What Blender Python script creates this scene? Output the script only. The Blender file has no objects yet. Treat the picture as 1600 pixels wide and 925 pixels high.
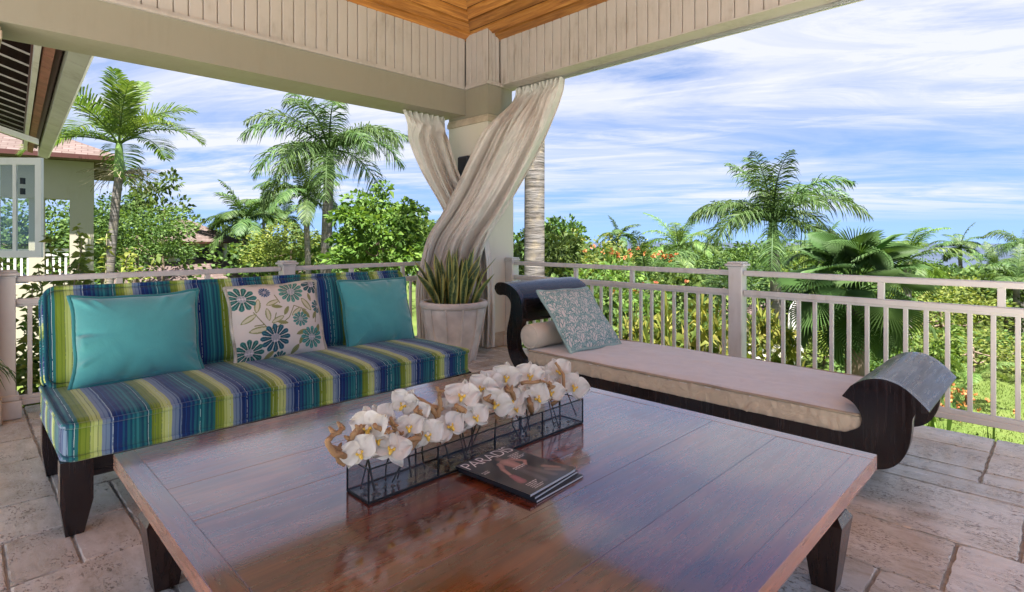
import bpy, bmesh, math, random
import numpy as np
from mathutils import Vector, Matrix, Quaternion, noise
R = math.radians
PI = math.pi
SC = bpy.context.scene
COL = SC.collection
random.seed(4)
RNG = np.random.default_rng(4)

# ------------------------------------------------------------------ camera
EYE = 1.2
FPX, CXP, HYP = 865.0, 800.0, 372.0          # focal length, centre column and horizon row of the 1600 px photograph
cam = bpy.data.cameras.new('camera'); camo = bpy.data.objects.new('camera', cam); COL.objects.link(camo)
camo.location = (0, 0, EYE); camo.rotation_euler = (R(90), 0, R(-45))
cam.sensor_width = 36; cam.lens = 36 * FPX / 1600; cam.shift_y = -(462.5 - HYP) / 1600
cam.clip_start = 0.05; cam.clip_end = 20000
SC.camera = camo

# ------------------------------------------------------------------ sky, sun, exposure
SUN_EL, SUN_AZ = 71, 207                     # azimuth measured from +Y clockwise
sunv = Vector((math.sin(R(SUN_AZ)) * math.cos(R(SUN_EL)), math.cos(R(SUN_AZ)) * math.cos(R(SUN_EL)), math.sin(R(SUN_EL))))
W = bpy.data.worlds.new('World'); SC.world = W; W.use_nodes = True
nt = W.node_tree; nt.nodes.clear()
def wn(t, **kw):
    n = nt.nodes.new(t)
    for k, v in kw.items(): setattr(n, k, v)
    return n
def wl(a, b): nt.links.new(a, b)
sky = wn('ShaderNodeTexSky', sky_type='NISHITA'); sky.sun_disc = False
sky.sun_elevation = R(SUN_EL); sky.sun_rotation = R(SUN_AZ); sky.altitude = 50; sky.air_density = 1.0; sky.dust_density = 0.6; sky.ozone_density = 2.2
tc = wn('ShaderNodeTexCoord'); sep = wn('ShaderNodeSeparateXYZ'); wl(tc.outputs['Generated'], sep.inputs[0])
def lift():
    m = wn('ShaderNodeVectorMath', operation='MULTIPLY_ADD'); wl(tc.outputs['Generated'], m.inputs[0]); m.inputs[1].default_value = (1, 1, .85); m.inputs[2].default_value = (0, 0, .16)
    n = wn('ShaderNodeVectorMath', operation='NORMALIZE'); wl(m.outputs[0], n.inputs[0]); wl(n.outputs[0], sky.inputs['Vector'])
lift()
def wmath(op, a, b=None, clamp=False):
    n = wn('ShaderNodeMath', operation=op); n.use_clamp = clamp
    for i, v in enumerate((a, b)):
        if v is None: continue
        if isinstance(v, (int, float)): n.inputs[i].default_value = v
        else: wl(v, n.inputs[i])
    return n.outputs[0]
zz = wmath('MAXIMUM', wmath('ADD', sep.outputs[2], 0.06), 0.03)
ur = wmath('DIVIDE', wmath('SUBTRACT', sep.outputs[0], sep.outputs[1]), zz); vf_ = wmath('DIVIDE', wmath('ADD', sep.outputs[0], sep.outputs[1]), zz)
cx_ = wmath('MULTIPLY', ur, .707); cy_ = wmath('ADD', wmath('MULTIPLY', vf_, .707), wmath('MULTIPLY', ur, .13))   # the streaks of cirrus drift across the view
comb = wn('ShaderNodeCombineXYZ'); wl(cx_, comb.inputs[0]); wl(cy_, comb.inputs[1])
def cloud(scale, sx, sy, rot, lo, hi, detail=8, rough=0.6, dist=0.4, off=0):
    mp = wn('ShaderNodeMapping'); wl(comb.outputs[0], mp.inputs[0])
    mp.inputs['Rotation'].default_value = (0, 0, R(rot)); mp.inputs['Scale'].default_value = (sx, sy, 1); mp.inputs['Location'].default_value = (off, off * .7, off * .3)
    nz = wn('ShaderNodeTexNoise'); wl(mp.outputs[0], nz.inputs['Vector'])
    nz.inputs['Scale'].default_value = scale; nz.inputs['Detail'].default_value = detail; nz.inputs['Roughness'].default_value = rough; nz.inputs['Distortion'].default_value = dist
    mr = wn('ShaderNodeMapRange', interpolation_type='SMOOTHSTEP'); wl(nz.outputs[0], mr.inputs[0]); mr.inputs[1].default_value = lo; mr.inputs[2].default_value = hi
    return mr.outputs[0]
c1 = cloud(0.62, 0.46, 1.0, 4, 0.36, 0.62, 10, 0.62, 0.9, 3.1)
c2 = cloud(1.9, 0.34, 1.0, -6, 0.42, 0.74, 10, 0.68, 1.2, 7.7)
c3 = cloud(0.25, 0.7, 1.0, 0, 0.34, 0.62, 4, 0.5, 0.2, 1.3)
cm = wmath('MULTIPLY', wmath('ADD', wmath('MULTIPLY', c1, 0.78), wmath('MULTIPLY', c2, 0.62)), wmath('ADD', wmath('MULTIPLY', c3, 0.85), 0.38), True)
cm = wmath('MULTIPLY', cm, 0.9)
hz = wn('ShaderNodeMapRange', interpolation_type='SMOOTHSTEP'); wl(sep.outputs[2], hz.inputs[0]); hz.inputs[1].default_value = 0.012; hz.inputs[2].default_value = 0.07
cm = wmath('MULTIPLY', cm, hz.outputs[0])
tint = wn('ShaderNodeMix', data_type='RGBA', blend_type='MULTIPLY'); tint.inputs[0].default_value = 1; wl(sky.outputs[0], tint.inputs[6]); tint.inputs[7].default_value = (0.70, 0.76, 0.92, 1)
mix = wn('ShaderNodeMix', data_type='RGBA'); wl(cm, mix.inputs[0]); wl(tint.outputs[2], mix.inputs[6]); mix.inputs[7].default_value = (4.0, 4.05, 4.45, 1)
bg = wn('ShaderNodeBackground'); bg.inputs[1].default_value = 0.05; wl(mix.outputs[2], bg.inputs[0])
wo = wn('ShaderNodeOutputWorld'); wl(bg.outputs[0], wo.inputs[0])
sl = bpy.data.lights.new('sun', 'SUN'); sl.energy = 5.0; sl.angle = R(0.5); sl.color = (1, .975, .93)
so = bpy.data.objects.new('sun', sl); COL.objects.link(so); so.rotation_euler = sunv.to_track_quat('Z', 'Y').to_euler(); so.location = (-20, -20, 40)
SC.view_settings.view_transform = 'Standard'; SC.view_settings.look = 'None'; SC.view_settings.exposure = 2.32; SC.view_settings.gamma = 1.0
SC.render.engine = 'CYCLES'; SC.cycles.max_bounces = 10; SC.cycles.diffuse_bounces = 6; SC.cycles.glossy_bounces = 4; SC.cycles.transparent_max_bounces = 16; SC.cycles.caustics_reflective = False; SC.cycles.caustics_refractive = False
SC.cycles.use_denoising = True

# ------------------------------------------------------------------ helpers: materials
class NT:
    """short hand for a material's node tree"""
    def __init__(s, name):
        s.m = bpy.data.materials.new(name); s.m.use_nodes = True; s.t = s.m.node_tree; s.t.nodes.clear()
        s.out = s.n('ShaderNodeOutputMaterial')
    def n(s, t, **kw):
        x = s.t.nodes.new(t)
        for k, v in kw.items(): setattr(x, k, v)
        return x
    def l(s, a, b): s.t.links.new(a, b)
    def put(s, sock, v):
        if v is None: return
        if hasattr(v, 'is_linked') or hasattr(v, 'links'): s.l(v, sock)
        elif isinstance(v, (tuple, list)) and len(v) == 3 and sock.type == 'RGBA': sock.default_value = (*v, 1)
        else: sock.default_value = v
    def coord(s, kind='Object', scale=(1, 1, 1), rot=(0, 0, 0)):
        c = s.n('ShaderNodeTexCoord'); m = s.n('ShaderNodeMapping'); s.l(c.outputs[kind], m.inputs[0]); m.inputs['Scale'].default_value = scale; m.inputs['Rotation'].default_value = rot
        return m.outputs[0]
    def world(s, scale=(1, 1, 1)):
        c = s.n('ShaderNodeNewGeometry'); m = s.n('ShaderNodeMapping'); s.l(c.outputs['Position'], m.inputs[0]); m.inputs['Scale'].default_value = scale
        return m.outputs[0]
    def noise(s, vec, scale, detail=4, rough=.55, dist=0):
        n = s.n('ShaderNodeTexNoise'); s.l(vec, n.inputs['Vector']); n.inputs['Scale'].default_value = scale; n.inputs['Detail'].default_value = detail; n.inputs['Roughness'].default_value = rough; n.inputs['Distortion'].default_value = dist
        return n.outputs[0]
    def ramp(s, f, stops, const=False):
        r = s.n('ShaderNodeValToRGB'); e = r.color_ramp.elements
        if const: r.color_ramp.interpolation = 'CONSTANT'
        while len(e) < len(stops): e.new(0.5)
        for k, (p, c) in zip(e, stops): k.position = p; k.color = (*c, 1) if len(c) == 3 else c
        s.l(f, r.inputs[0]); return r.outputs[0]
    def mr(s, f, a, b, c=0., d=1.):
        r = s.n('ShaderNodeMapRange'); s.l(f, r.inputs[0])
        for i, v in enumerate((a, b, c, d)): r.inputs[i + 1].default_value = v
        return r.outputs[0]
    def math(s, op, a, b=None):
        n = s.n('ShaderNodeMath', operation=op); s.put(n.inputs[0], a); s.put(n.inputs[1], b); return n.outputs[0]
    def mix(s, f, a, b, blend='MIX'):
        n = s.n('ShaderNodeMix', data_type='RGBA', blend_type=blend); s.put(n.inputs[0], f); s.put(n.inputs[6], a); s.put(n.inputs[7], b); return n.outputs[2]
    def bump(s, h, strength=.3, dist=.01, normal=None):
        b = s.n('ShaderNodeBump'); s.l(h, b.inputs['Height']); b.inputs['Strength'].default_value = strength; b.inputs['Distance'].default_value = dist
        if normal is not None: s.l(normal, b.inputs['Normal'])
        return b.outputs[0]
    def bsdf(s, color, rough=.6, normal=None, spec=.5, metal=0, **kw):
        b = s.n('ShaderNodeBsdfPrincipled'); s.put(b.inputs['Base Color'], color); s.put(b.inputs['Roughness'], rough); b.inputs['Metallic'].default_value = metal
        b.inputs['Specular IOR Level'].default_value = spec
        if normal is not None: s.l(normal, b.inputs['Normal'])
        for k, v in kw.items(): s.put(b.inputs[k.replace('_', ' ')], v)
        return b.outputs[0]
    def done(s, sh): s.l(sh, s.out.inputs[0]); return s.m

def m_plain(name, col, rough=.6, var=.12, scale=6, bump=.15, bscale=60, spec=.4, metal=0):
    t = NT(name); v = t.coord()
    f = t.noise(v, scale, 5)
    c = t.ramp(f, [(.3, tuple(x * (1 - var) for x in col)), (.7, tuple(min(1, x * (1 + var * .6)) for x in col))])
    return t.done(t.bsdf(c, rough, t.bump(t.noise(v, bscale, 3), bump, .003), spec, metal))

def m_paint(name, col, dirt=.18, rough=.45, streak=True):
    t = NT(name); v = t.world(); v2 = t.world((7, 7, 1.2))
    a = t.noise(v, 2.2, 6, .65); b = t.noise(v2, 3, 5, .6)
    d = t.math('MULTIPLY', t.mr(a, .45, .75), t.mr(b, .4, .75))
    c = t.mix(t.math('MULTIPLY', d, dirt * 3), col, tuple(x * .62 for x in (col[0], col[1] * .96, col[2] * .86)))
    h = t.noise(t.world((60, 60, 8)), 1, 4)
    return t.done(t.bsdf(c, t.mr(a, .3, .7, rough - .08, rough + .12), t.bump(h, .12, .003), .4))

def m_leaf(name, cols, trans=.35, rough=.45, vein=True):
    t = NT(name); g = t.n('ShaderNodeNewGeometry'); oi = t.n('ShaderNodeObjectInfo')
    f = t.math('ADD', t.math('MULTIPLY', g.outputs['Random Per Island'], .75), t.math('MULTIPLY', t.noise(t.world(), .9, 3), .35))
    n = len(cols); c = t.ramp(f, [(.08 + .84 * i / max(1, n - 1), tuple(q * .62 for q in x)) for i, x in enumerate(cols)])
    hs = t.n('ShaderNodeHueSaturation'); t.l(c, hs.inputs['Color']); t.l(t.mr(oi.outputs['Random'], 0, 1, .485, .512), hs.inputs['Hue']); hs.inputs['Saturation'].default_value = .87; t.l(t.mr(oi.outputs['Random'], 0, 1, .8, 1.15), hs.inputs['Value'])
    c = hs.outputs[0]
    p = t.bsdf(c, rough + .12, None, .16)
    tr = t.n('ShaderNodeBsdfTranslucent'); t.l(t.mix(1., c, (1.0, 1.0, .45), 'MULTIPLY'), tr.inputs[0])
    mx = t.n('ShaderNodeMixShader'); mx.inputs[0].default_value = trans; t.l(p, mx.inputs[1]); t.l(tr.outputs[0], mx.inputs[2])
    return t.done(mx.outputs[0])

def m_wood(name, dark, mid, light, axis=0, rough=.3, scale=1., coat=0., bump=.1, spec=.5, perobj=True, wear=0, crough=.12, cior=1.5):
    t = NT(name); sc = [9 * scale] * 3; sc[axis] = .7 * scale
    c = t.n('ShaderNodeTexCoord'); mp = t.n('ShaderNodeMapping'); t.l(c.outputs['Object'], mp.inputs[0]); mp.inputs['Scale'].default_value = sc
    oi = t.n('ShaderNodeObjectInfo')
    if perobj:
        cb = t.n('ShaderNodeCombineXYZ'); t.l(t.math('MULTIPLY', oi.outputs['Random'], 37.), cb.inputs[0]); t.l(t.math('MULTIPLY', oi.outputs['Random'], 91.), cb.inputs[1]); t.l(cb.outputs[0], mp.inputs['Location'])
    v = mp.outputs[0]
    a = t.noise(v, 1.6, 8, .62, 1.2); b = t.noise(v, 7, 6, .6, .3)
    f = t.math('ADD', t.math('MULTIPLY', a, .7), t.math('MULTIPLY', b, .3))
    col = t.ramp(f, [(.3, dark), (.5, mid), (.68, light)])
    hs = t.n('ShaderNodeHueSaturation'); t.l(col, hs.inputs['Color']); t.l(t.mr(oi.outputs['Random'], 0, 1, .55 if 'pine' in name else .8, 1.15), hs.inputs['Value']); col = hs.outputs[0]
    rg = t.mr(b, .3, .7, rough - .06, rough + .1)
    if wear:
        wv = t.noise(t.world((1, 1, 1)), 2.3, 7, .7, .5); rg = t.math('ADD', rg, t.mr(wv, .42, .7, 0, wear))
    s = t.bsdf(col, rg, t.bump(b, bump, .002), spec, Coat_Weight=coat, Coat_Roughness=crough, Coat_IOR=cior)
    return t.done(s)

# ------------------------------------------------------------------ helpers: meshes and objects
def mesh_obj(name, verts, faces, mat, parent=None, smooth=False, loc=None, mats=None, fmat=None):
    me = bpy.data.meshes.new(name); me.from_pydata([tuple(v) for v in verts], [], faces); me.update()
    if mats:
        for x in mats: me.materials.append(x)
        if fmat is not None: me.polygons.foreach_set('material_index', fmat)
    elif mat: me.materials.append(mat)
    if smooth: me.polygons.foreach_set('use_smooth', [True] * len(me.polygons))
    o = bpy.data.objects.new(name, me); COL.objects.link(o)
    if parent: o.parent = parent
    if loc is not None: o.location = loc
    return o
def obj_from(name, me, parent=None, loc=None, rot=None, scale=None):
    o = bpy.data.objects.new(name, me); COL.objects.link(o)
    if parent: o.parent = parent
    if loc is not None: o.location = loc
    if rot is not None: o.rotation_euler = rot
    if scale is not None: o.scale = scale
    return o
def tag(o, label, cat, group=None, kind=None):
    if label: o['label'] = label
    if cat: o['category'] = cat
    if group: o['group'] = group
    if kind: o['kind'] = kind
    return o
def thing(name, label, cat, loc=(0, 0, 0), rot=None, group=None):
    o = bpy.data.objects.new(name, None); COL.objects.link(o); o.location = loc; o.empty_display_size = .1
    if rot is not None: o.rotation_euler = rot
    return tag(o, label, cat, group)
class MB:
    """collects geometry"""
    def __init__(s): s.v = []; s.f = []
    def add(s, v, f):
        n = len(s.v); s.v += [tuple(x) for x in v]; s.f += [tuple(i + n for i in q) for q in f]; return s
    def box(s, x0, x1, y0, y1, z0, z1, bev=0.0, M=None):
        if bev <= 0:
            v = [(x, y, z) for z in (z0, z1) for y in (y0, y1) for x in (x0, x1)]
            f = [(0, 2, 3, 1), (4, 5, 7, 6), (0, 1, 5, 4), (2, 6, 7, 3), (0, 4, 6, 2), (1, 3, 7, 5)]
        else:
            b = min(bev, (x1 - x0) * .45, (y1 - y0) * .45, (z1 - z0) * .45)
            bm = bmesh.new(); bmesh.ops.create_cube(bm, size=1)
            for w in bm.verts: w.co = Vector(((x0 + x1) / 2 + w.co.x * (x1 - x0), (y0 + y1) / 2 + w.co.y * (y1 - y0), (z0 + z1) / 2 + w.co.z * (z1 - z0)))
            bmesh.ops.bevel(bm, geom=bm.edges[:], offset=b, segments=1, affect='EDGES')
            bm.verts.index_update(); v = [w.co.copy() for w in bm.verts]; f = [tuple(w.index for w in q.verts) for q in bm.faces]; bm.free()
        if M is not None: v = [M @ Vector(p) for p in v]
        return s.add(v, f)
    def tube(s, pts, rad, n=8, cap=True, closed=False):
        pts = [Vector(p) for p in pts]; m = len(pts); rr = rad if isinstance(rad, (list, tuple)) else [rad] * m
        v = []; f = []; up = None
        for i, p in enumerate(pts):
            if closed: t = pts[(i + 1) % m] - pts[i - 1]
            else: t = pts[min(i + 1, m - 1)] - pts[max(i - 1, 0)]
            t = t.normalized() if t.length > 1e-9 else Vector((0, 0, 1))
            if up is None: up = t.orthogonal().normalized()
            a = up - t * up.dot(t); a = a.normalized() if a.length > 1e-6 else t.orthogonal().normalized(); up = a; b = t.cross(a)
            for k in range(n):
                an = 2 * PI * k / n; v.append(p + (a * math.cos(an) + b * math.sin(an)) * rr[i])
        for i in range(m if closed else m - 1):
            j = (i + 1) % m
            for k in range(n): f.append((i * n + k, i * n + (k + 1) % n, j * n + (k + 1) % n, j * n + k))
        if cap and not closed: f.append(tuple(range(n))[::-1]); f.append(tuple((m - 1) * n + k for k in range(n)))
        return s.add(v, f)
    def lathe(s, prof, n=32, c=(0, 0, 0)):
        v = []; f = []; m = len(prof)
        for r, z in prof:
            for k in range(n):
                a = 2 * PI * k / n; v.append((c[0] + r * math.cos(a), c[1] + r * math.sin(a), c[2] + z))
        for i in range(m - 1):
            for k in range(n): f.append((i * n + k, i * n + (k + 1) % n, (i + 1) * n + (k + 1) % n, (i + 1) * n + k))
        return s.add(v, f)
    def prism(s, poly, axis, a, b):
        """extrude a 2-D outline between a and b along axis 0/1/2"""
        n = len(poly)
        def P(u, w, t): return [(t, u, w), (u, t, w), (u, w, t)][axis]
        v = [P(u, w, a) for u, w in poly] + [P(u, w, b) for u, w in poly]
        f = [tuple(range(n)), tuple(range(2 * n - 1, n - 1, -1))] + [(i, i + n, (i + 1) % n + n, (i + 1) % n) for i in range(n)]
        return s.add(v, f)
    def obj(s, name, mat, parent=None, smooth=False, loc=None):
        o = mesh_obj(name, s.v, s.f, mat, parent, False, loc)
        bm = bmesh.new(); bm.from_mesh(o.data); bmesh.ops.recalc_face_normals(bm, faces=bm.faces[:]); bm.to_mesh(o.data); bm.free()
        if smooth:
            if smooth is True: o.data.polygons.foreach_set('use_smooth', [True] * len(o.data.polygons))
            else: o.data.shade_smooth() if hasattr(o.data, 'shade_smooth') else None; o.data.set_sharp_from_angle(angle=R(smooth)) if smooth is not True and hasattr(o.data, 'set_sharp_from_angle') else None
        return o
def grid_faces(nu, nv, closed_u=False):
    f = []
    for j in range(nv - 1):
        for i in range(nu if closed_u else nu - 1):
            f.append((j * nu + i, j * nu + (i + 1) % nu, (j + 1) * nu + (i + 1) % nu, (j + 1) * nu + i))
    return f
def catmull(pts, n=8, closed=False):
    pts = [Vector(p) for p in pts]; m = len(pts); out = []
    for i in range(m if closed else m - 1):
        if closed: p0, p1, p2, p3 = pts[i - 1], pts[i], pts[(i + 1) % m], pts[(i + 2) % m]
        else: p0, p1, p2, p3 = pts[max(i - 1, 0)], pts[i], pts[i + 1], pts[min(i + 2, m - 1)]
        for k in range(n):
            t = k / n; out.append(.5 * ((2 * p1) + (p2 - p0) * t + (2 * p0 - 5 * p1 + 4 * p2 - p3) * t * t + (3 * p1 - p0 - 3 * p2 + p3) * t ** 3))
    if not closed: out.append(pts[-1])
    return out
def ground_xy(px, d):
    """plan position seen in photo column px at camera depth d"""
    k = (px - CXP) / FPX; return d * (1 + k) / math.sqrt(2), d * (1 - k) / math.sqrt(2)
def zat(py, d): return EYE + (HYP - py) / FPX * d

# ------------------------------------------------------------------ materials
M = {}
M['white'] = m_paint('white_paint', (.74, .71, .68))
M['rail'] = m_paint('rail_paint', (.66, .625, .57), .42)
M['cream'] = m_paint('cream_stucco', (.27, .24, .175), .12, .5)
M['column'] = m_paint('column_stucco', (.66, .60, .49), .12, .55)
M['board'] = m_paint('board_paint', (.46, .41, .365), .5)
M['groove'] = m_plain('groove_shadow_board', (.22, .17, .13), .8)
M['stone'] = m_plain('cast_stone', (.5, .4, .29), .8, .25, 9, .4, 70)
M['pine'] = m_wood('pine_planks', (.12, .034, .007), (.42, .16, .032), (.64, .30, .075), 0, .38, 1.2)
M['pineY'] = m_wood('pine_planks_y', (.12, .034, .007), (.42, .16, .032), (.64, .30, .075), 1, .38, 1.2)
M['dark'] = m_wood('dark_mahogany', (.005, .0025, .0025), (.011, .005, .0045), (.020, .008, .0065), 2, .22, 1, .3)
M['darkX'] = m_wood('dark_mahogany_x', (.005, .0025, .0025), (.011, .005, .0045), (.020, .008, .0065), 0, .28, 1, .25, .1, .4)
M['table'] = m_wood('table_wood', (.036, .007, .0035), (.13, .026, .007), (.26, .066, .015), 0, .24, .9, 1., .05, .4, True, .10, .085, 2.05)
M['tableY'] = m_wood('table_wood_y', (.036, .007, .0035), (.13, .026, .007), (.26, .066, .015), 1, .24, .9, 1., .05, .4, True, .10, .085, 2.05)
M['tableleg'] = m_wood('table_leg_wood', (.012, .005, .004), (.026, .010, .006), (.05, .019, .010), 2, .28, 1, .2)

def m_travertine():
    t = NT('travertine'); oi = t.n('ShaderNodeObjectInfo'); g = t.n('ShaderNodeNewGeometry')
    cb = t.n('ShaderNodeCombineXYZ'); t.l(t.math('MULTIPLY', oi.outputs['Random'], 50.), cb.inputs[0]); t.l(t.math('MULTIPLY', oi.outputs['Random'], 23.), cb.inputs[2])
    va = t.n('ShaderNodeVectorMath', operation='ADD'); t.l(g.outputs['Position'], va.inputs[0]); t.l(cb.outputs[0], va.inputs[1]); v = va.outputs[0]
    mp = t.n('ShaderNodeMapping'); t.l(v, mp.inputs[0]); mp.inputs['Scale'].default_value = (2.4, 1, 1); mp.inputs['Rotation'].default_value = (0, 0, R(20)); vv = mp.outputs[0]
    a = t.noise(vv, 3.2, 7, .62, .6); b = t.noise(vv, 16, 5, .6, .3)
    f = t.math('ADD', t.math('MULTIPLY', a, .65), t.math('MULTIPLY', b, .35))
    c = t.ramp(f, [(.28, (.38, .305, .215)), (.42, (.58, .51, .405)), (.55, (.68, .62, .52)), (.7, (.75, .71, .62))])
    hs = t.n('ShaderNodeHueSaturation'); t.l(c, hs.inputs['Color']); t.l(t.mr(oi.outputs['Random'], 0, 1, .82, 1.1), hs.inputs['Value']); c = hs.outputs[0]
    m2 = t.n('ShaderNodeMapping'); t.l(v, m2.inputs[0]); m2.inputs['Scale'].default_value = (1.9, 1, 1); m2.inputs['Rotation'].default_value = (0, 0, R(20))
    p1 = t.noise(m2.outputs[0], 62, 3, .6, .4); p2 = t.noise(m2.outputs[0], 5.5, 3, .5)
    pit = t.math('MULTIPLY', t.mr(p1, .555, .60), t.mr(p2, .40, .56))
    c = t.mix(t.math('MULTIPLY', pit, .75), c, (.13, .085, .05))
    n1 = t.bump(t.math('SUBTRACT', 1., pit), .55, .004); n2 = t.bump(b, .22, .006, n1); n3 = t.bump(a, .12, .03, n2)
    return t.done(t.bsdf(c, t.math('ADD', t.mr(a, .3, .7, .11, .28), t.math('MULTIPLY', pit, .4)), n3, .6))
M['trav'] = m_travertine()
M['grout'] = m_plain('tile_grout', (.40, .36, .30), .9, .3, 20, .6, 90)

STRIPE = [(0, (.15, .23, .02)), (.03, (.22, .31, .03)), (.085, (.16, .25, .025)), (.10, (.24, .33, .04)), (.145, (.50, .60, .17)), (.18, (.38, .48, .10)), (.195, (.58, .68, .24)), (.24, (.42, .52, .14)), (.255, (.52, .61, .22)), (.30, (.21, .29, .40)), (.345, (.13, .20, .32)), (.36, (.18, .27, .38)), (.41, (.03, .08, .22)), (.43, (.17, .25, .36)), (.455, (.008, .03, .14)), (.51, (.012, .07, .24)), (.525, (.008, .03, .15)), (.585, (.01, .10, .19)), (.61, (.008, .04, .14)), (.65, (.012, .14, .19)), (.69, (.008, .07, .13)), (.72, (.018, .19, .21)), (.755, (.01, .10, .14)), (.78, (.03, .23, .24)), (.815, (.012, .12, .15)), (.85, (.008, .07, .12)), (.885, (.018, .17, .18)), (.92, (.008, .08, .12)), (.955, (.02, .16, .15))]
def m_stripe():
    t = NT('striped_canvas'); c = t.n('ShaderNodeTexCoord'); s = t.n('ShaderNodeSeparateXYZ'); t.l(c.outputs['Object'], s.inputs[0])
    wob = t.math('MULTIPLY', t.math('SUBTRACT', t.noise(c.outputs['Object'], 5, 2), .5), .012)
    g_ = t.n('ShaderNodeNewGeometry'); sn = t.n('ShaderNodeSeparateXYZ'); t.l(g_.outputs['True Normal'], sn.inputs[0]); en = t.math('GREATER_THAN', t.math('ABSOLUTE', sn.outputs[0]), .75)
    sx_ = t.math('ADD', t.math('MULTIPLY', s.outputs[0], t.math('SUBTRACT', 1., en)), t.math('MULTIPLY', s.outputs[1], en)); x = t.math('ADD', sx_, wob); x = t.math('ADD', x, 10.203)
    fr = t.math('FRACT', t.math('DIVIDE', x, .255)); col = t.ramp(fr, [(p_, tuple(q * .72 for q in c_)) for p_, c_ in STRIPE], True)
    f2 = t.math('FRACT', t.math('DIVIDE', x, .0255)); ln = t.math('LESS_THAN', t.math('ABSOLUTE', t.math('SUBTRACT', f2, .5)), .03)
    sel = t.math('GREATER_THAN', t.math('FRACT', t.math('MULTIPLY', t.math('FLOOR', t.math('DIVIDE', x, .0255)), .381)), .35)
    dk = t.math('GREATER_THAN', t.math('FRACT', t.math('MULTIPLY', t.math('FLOOR', t.math('DIVIDE', x, .0255)), .77)), .55)
    lc = t.mix(dk, (.55, .68, .62), (.02, .05, .10))
    dash = t.math('GREATER_THAN', t.noise(t.coord('Object', (40, 55, 55)), 1, 1), .40)
    col = t.mix(t.math('MULTIPLY', t.math('MULTIPLY', ln, sel), t.math('MULTIPLY', dash, .8)), col, lc)
    w = t.noise(t.coord('Object', (1, 1, 1)), 600, 2); wr = t.noise(t.coord('Object', (3.2, 1.6, 1.6)), 3.5, 4, .5, .4)
    n = t.bump(wr, .35, .02, t.bump(w, .25, .001))
    return t.done(t.bsdf(col, .85, n, .15, Sheen_Weight=.2))
M['stripe'] = m_stripe()
def m_fabric(name, col, var=.1, wr=.4, wscale=7, sheen=.3, rough=.85):
    t = NT(name); v = t.coord()
    c = t.ramp(t.noise(v, 9, 4), [(.3, tuple(x * (1 - var) for x in col)), (.7, tuple(min(1, x * (1 + var)) for x in col))])
    n = t.bump(t.noise(v, wscale, 4, .5, .8), wr, .03, t.bump(t.noise(v, 500, 2), .25, .001))
    return t.done(t.bsdf(c, rough, n, .2, Sheen_Weight=sheen))
M['teal'] = m_fabric('teal_velvet', (.062, .285, .28), .08, .25, 6, .6)
M['tealdark'] = m_fabric('teal_cord', (.03, .18, .18), .1, .1)
M['sand'] = m_fabric('sand_canvas', (.64, .62, .58), .05, .5, 6)
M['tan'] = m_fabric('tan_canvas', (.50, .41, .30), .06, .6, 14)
M['tancord'] = m_fabric('tan_cord', (.34, .27, .19), .2, .2, 60)
M['bolster'] = m_fabric('cream_canvas', (.62, .55, .43), .05, .3, 9)
M['curtain'] = m_fabric('curtain_linen', (.62, .575, .505), .08, .5, 9, .2)
def m_vcol(name, rough=.8, spec=.2, bump=.2, coat=0.):
    t = NT(name); a = t.n('ShaderNodeVertexColor'); a.layer_name = 'print'
    v = t.coord(); n = t.bump(t.noise(v, 400, 2), bump, .001)
    return t.done(t.bsdf(a.outputs[0], rough, n, spec, Coat_Weight=coat, Coat_Roughness=.15))
M['print'] = m_vcol('printed_canvas'); M['cover'] = m_vcol('printed_gloss_cover', .3, .5, .02, .4)
M['coral_cord'] = m_fabric('sage_cord', (.30, .44, .40), .3, .2, 60)
M['floral_cord'] = m_fabric('floral_cord', (.42, .40, .32), .5, .2, 35)

M['trunk'] = m_plain('grey_palm_trunk', (.36, .32, .28), .9, .25, 5, .5, 30)
def m_ring():
    t = NT('ringed_palm_trunk'); v = t.coord('Object', (1.2, 1.2, 9)); v2 = t.coord('Object', (3, 3, 3))
    f = t.noise(v, 1.6, 5, .6, .4); c = t.ramp(f, [(.3, (.09, .075, .065)), (.45, (.14, .12, .105)), (.65, (.205, .185, .17))])
    c = t.mix(t.mr(t.noise(v2, 1.5, 4), .5, .7, 0, .6), c, (.30, .24, .16))
    return t.done(t.bsdf(c, .9, t.bump(f, .8, .03), .2))
M['ring'] = m_ring()
M['shaft'] = m_plain('green_crownshaft', (.16, .26, .06), .4, .25, 3, .1, 20)
M['bark'] = m_plain('bark', (.17, .12, .085), .9, .35, 6, .7, 25)
M['twig'] = m_plain('twig', (.24, .20, .12), .8, .3, 6)
M['frond'] = m_leaf('palm_leaflets', [(.030, .075, .014), (.060, .135, .022), (.10, .20, .035), (.17, .27, .06)], .30, .38)
M['frond2'] = m_leaf('palm_leaflets_bright', [(.05, .12, .015), (.10, .21, .025), (.17, .30, .04), (.26, .37, .07)], .35, .38)
M['fan'] = m_leaf('fan_palm_leaf', [(.03, .085, .022), (.065, .16, .030), (.11, .23, .04), (.20, .32, .06)], .35, .4)
M['leafA'] = m_leaf('leaf_mid_green', [(.030, .075, .010), (.065, .14, .016), (.12, .22, .025), (.20, .31, .045)])
M['leafB'] = m_leaf('leaf_bright_green', [(.05, .13, .008), (.10, .24, .014), (.17, .33, .02), (.26, .42, .04)], .4)
M['leafC'] = m_leaf('leaf_yellow_green', [(.09, .15, .015), (.18, .26, .025), (.28, .36, .035), (.42, .46, .06)], .4)
M['leafD'] = m_leaf('leaf_dark_green', [(.015, .045, .012), (.03, .08, .018), (.055, .12, .022), (.10, .18, .035)])
M['croton'] = m_leaf('croton_leaf', [(.07, .15, .012), (.16, .25, .018), (.34, .38, .025), (.58, .53, .06)], .4)
M['flower'] = m_leaf('orange_flower', [(.50, .07, .01), (.62, .14, .012), (.7, .24, .03)], .3)
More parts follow.
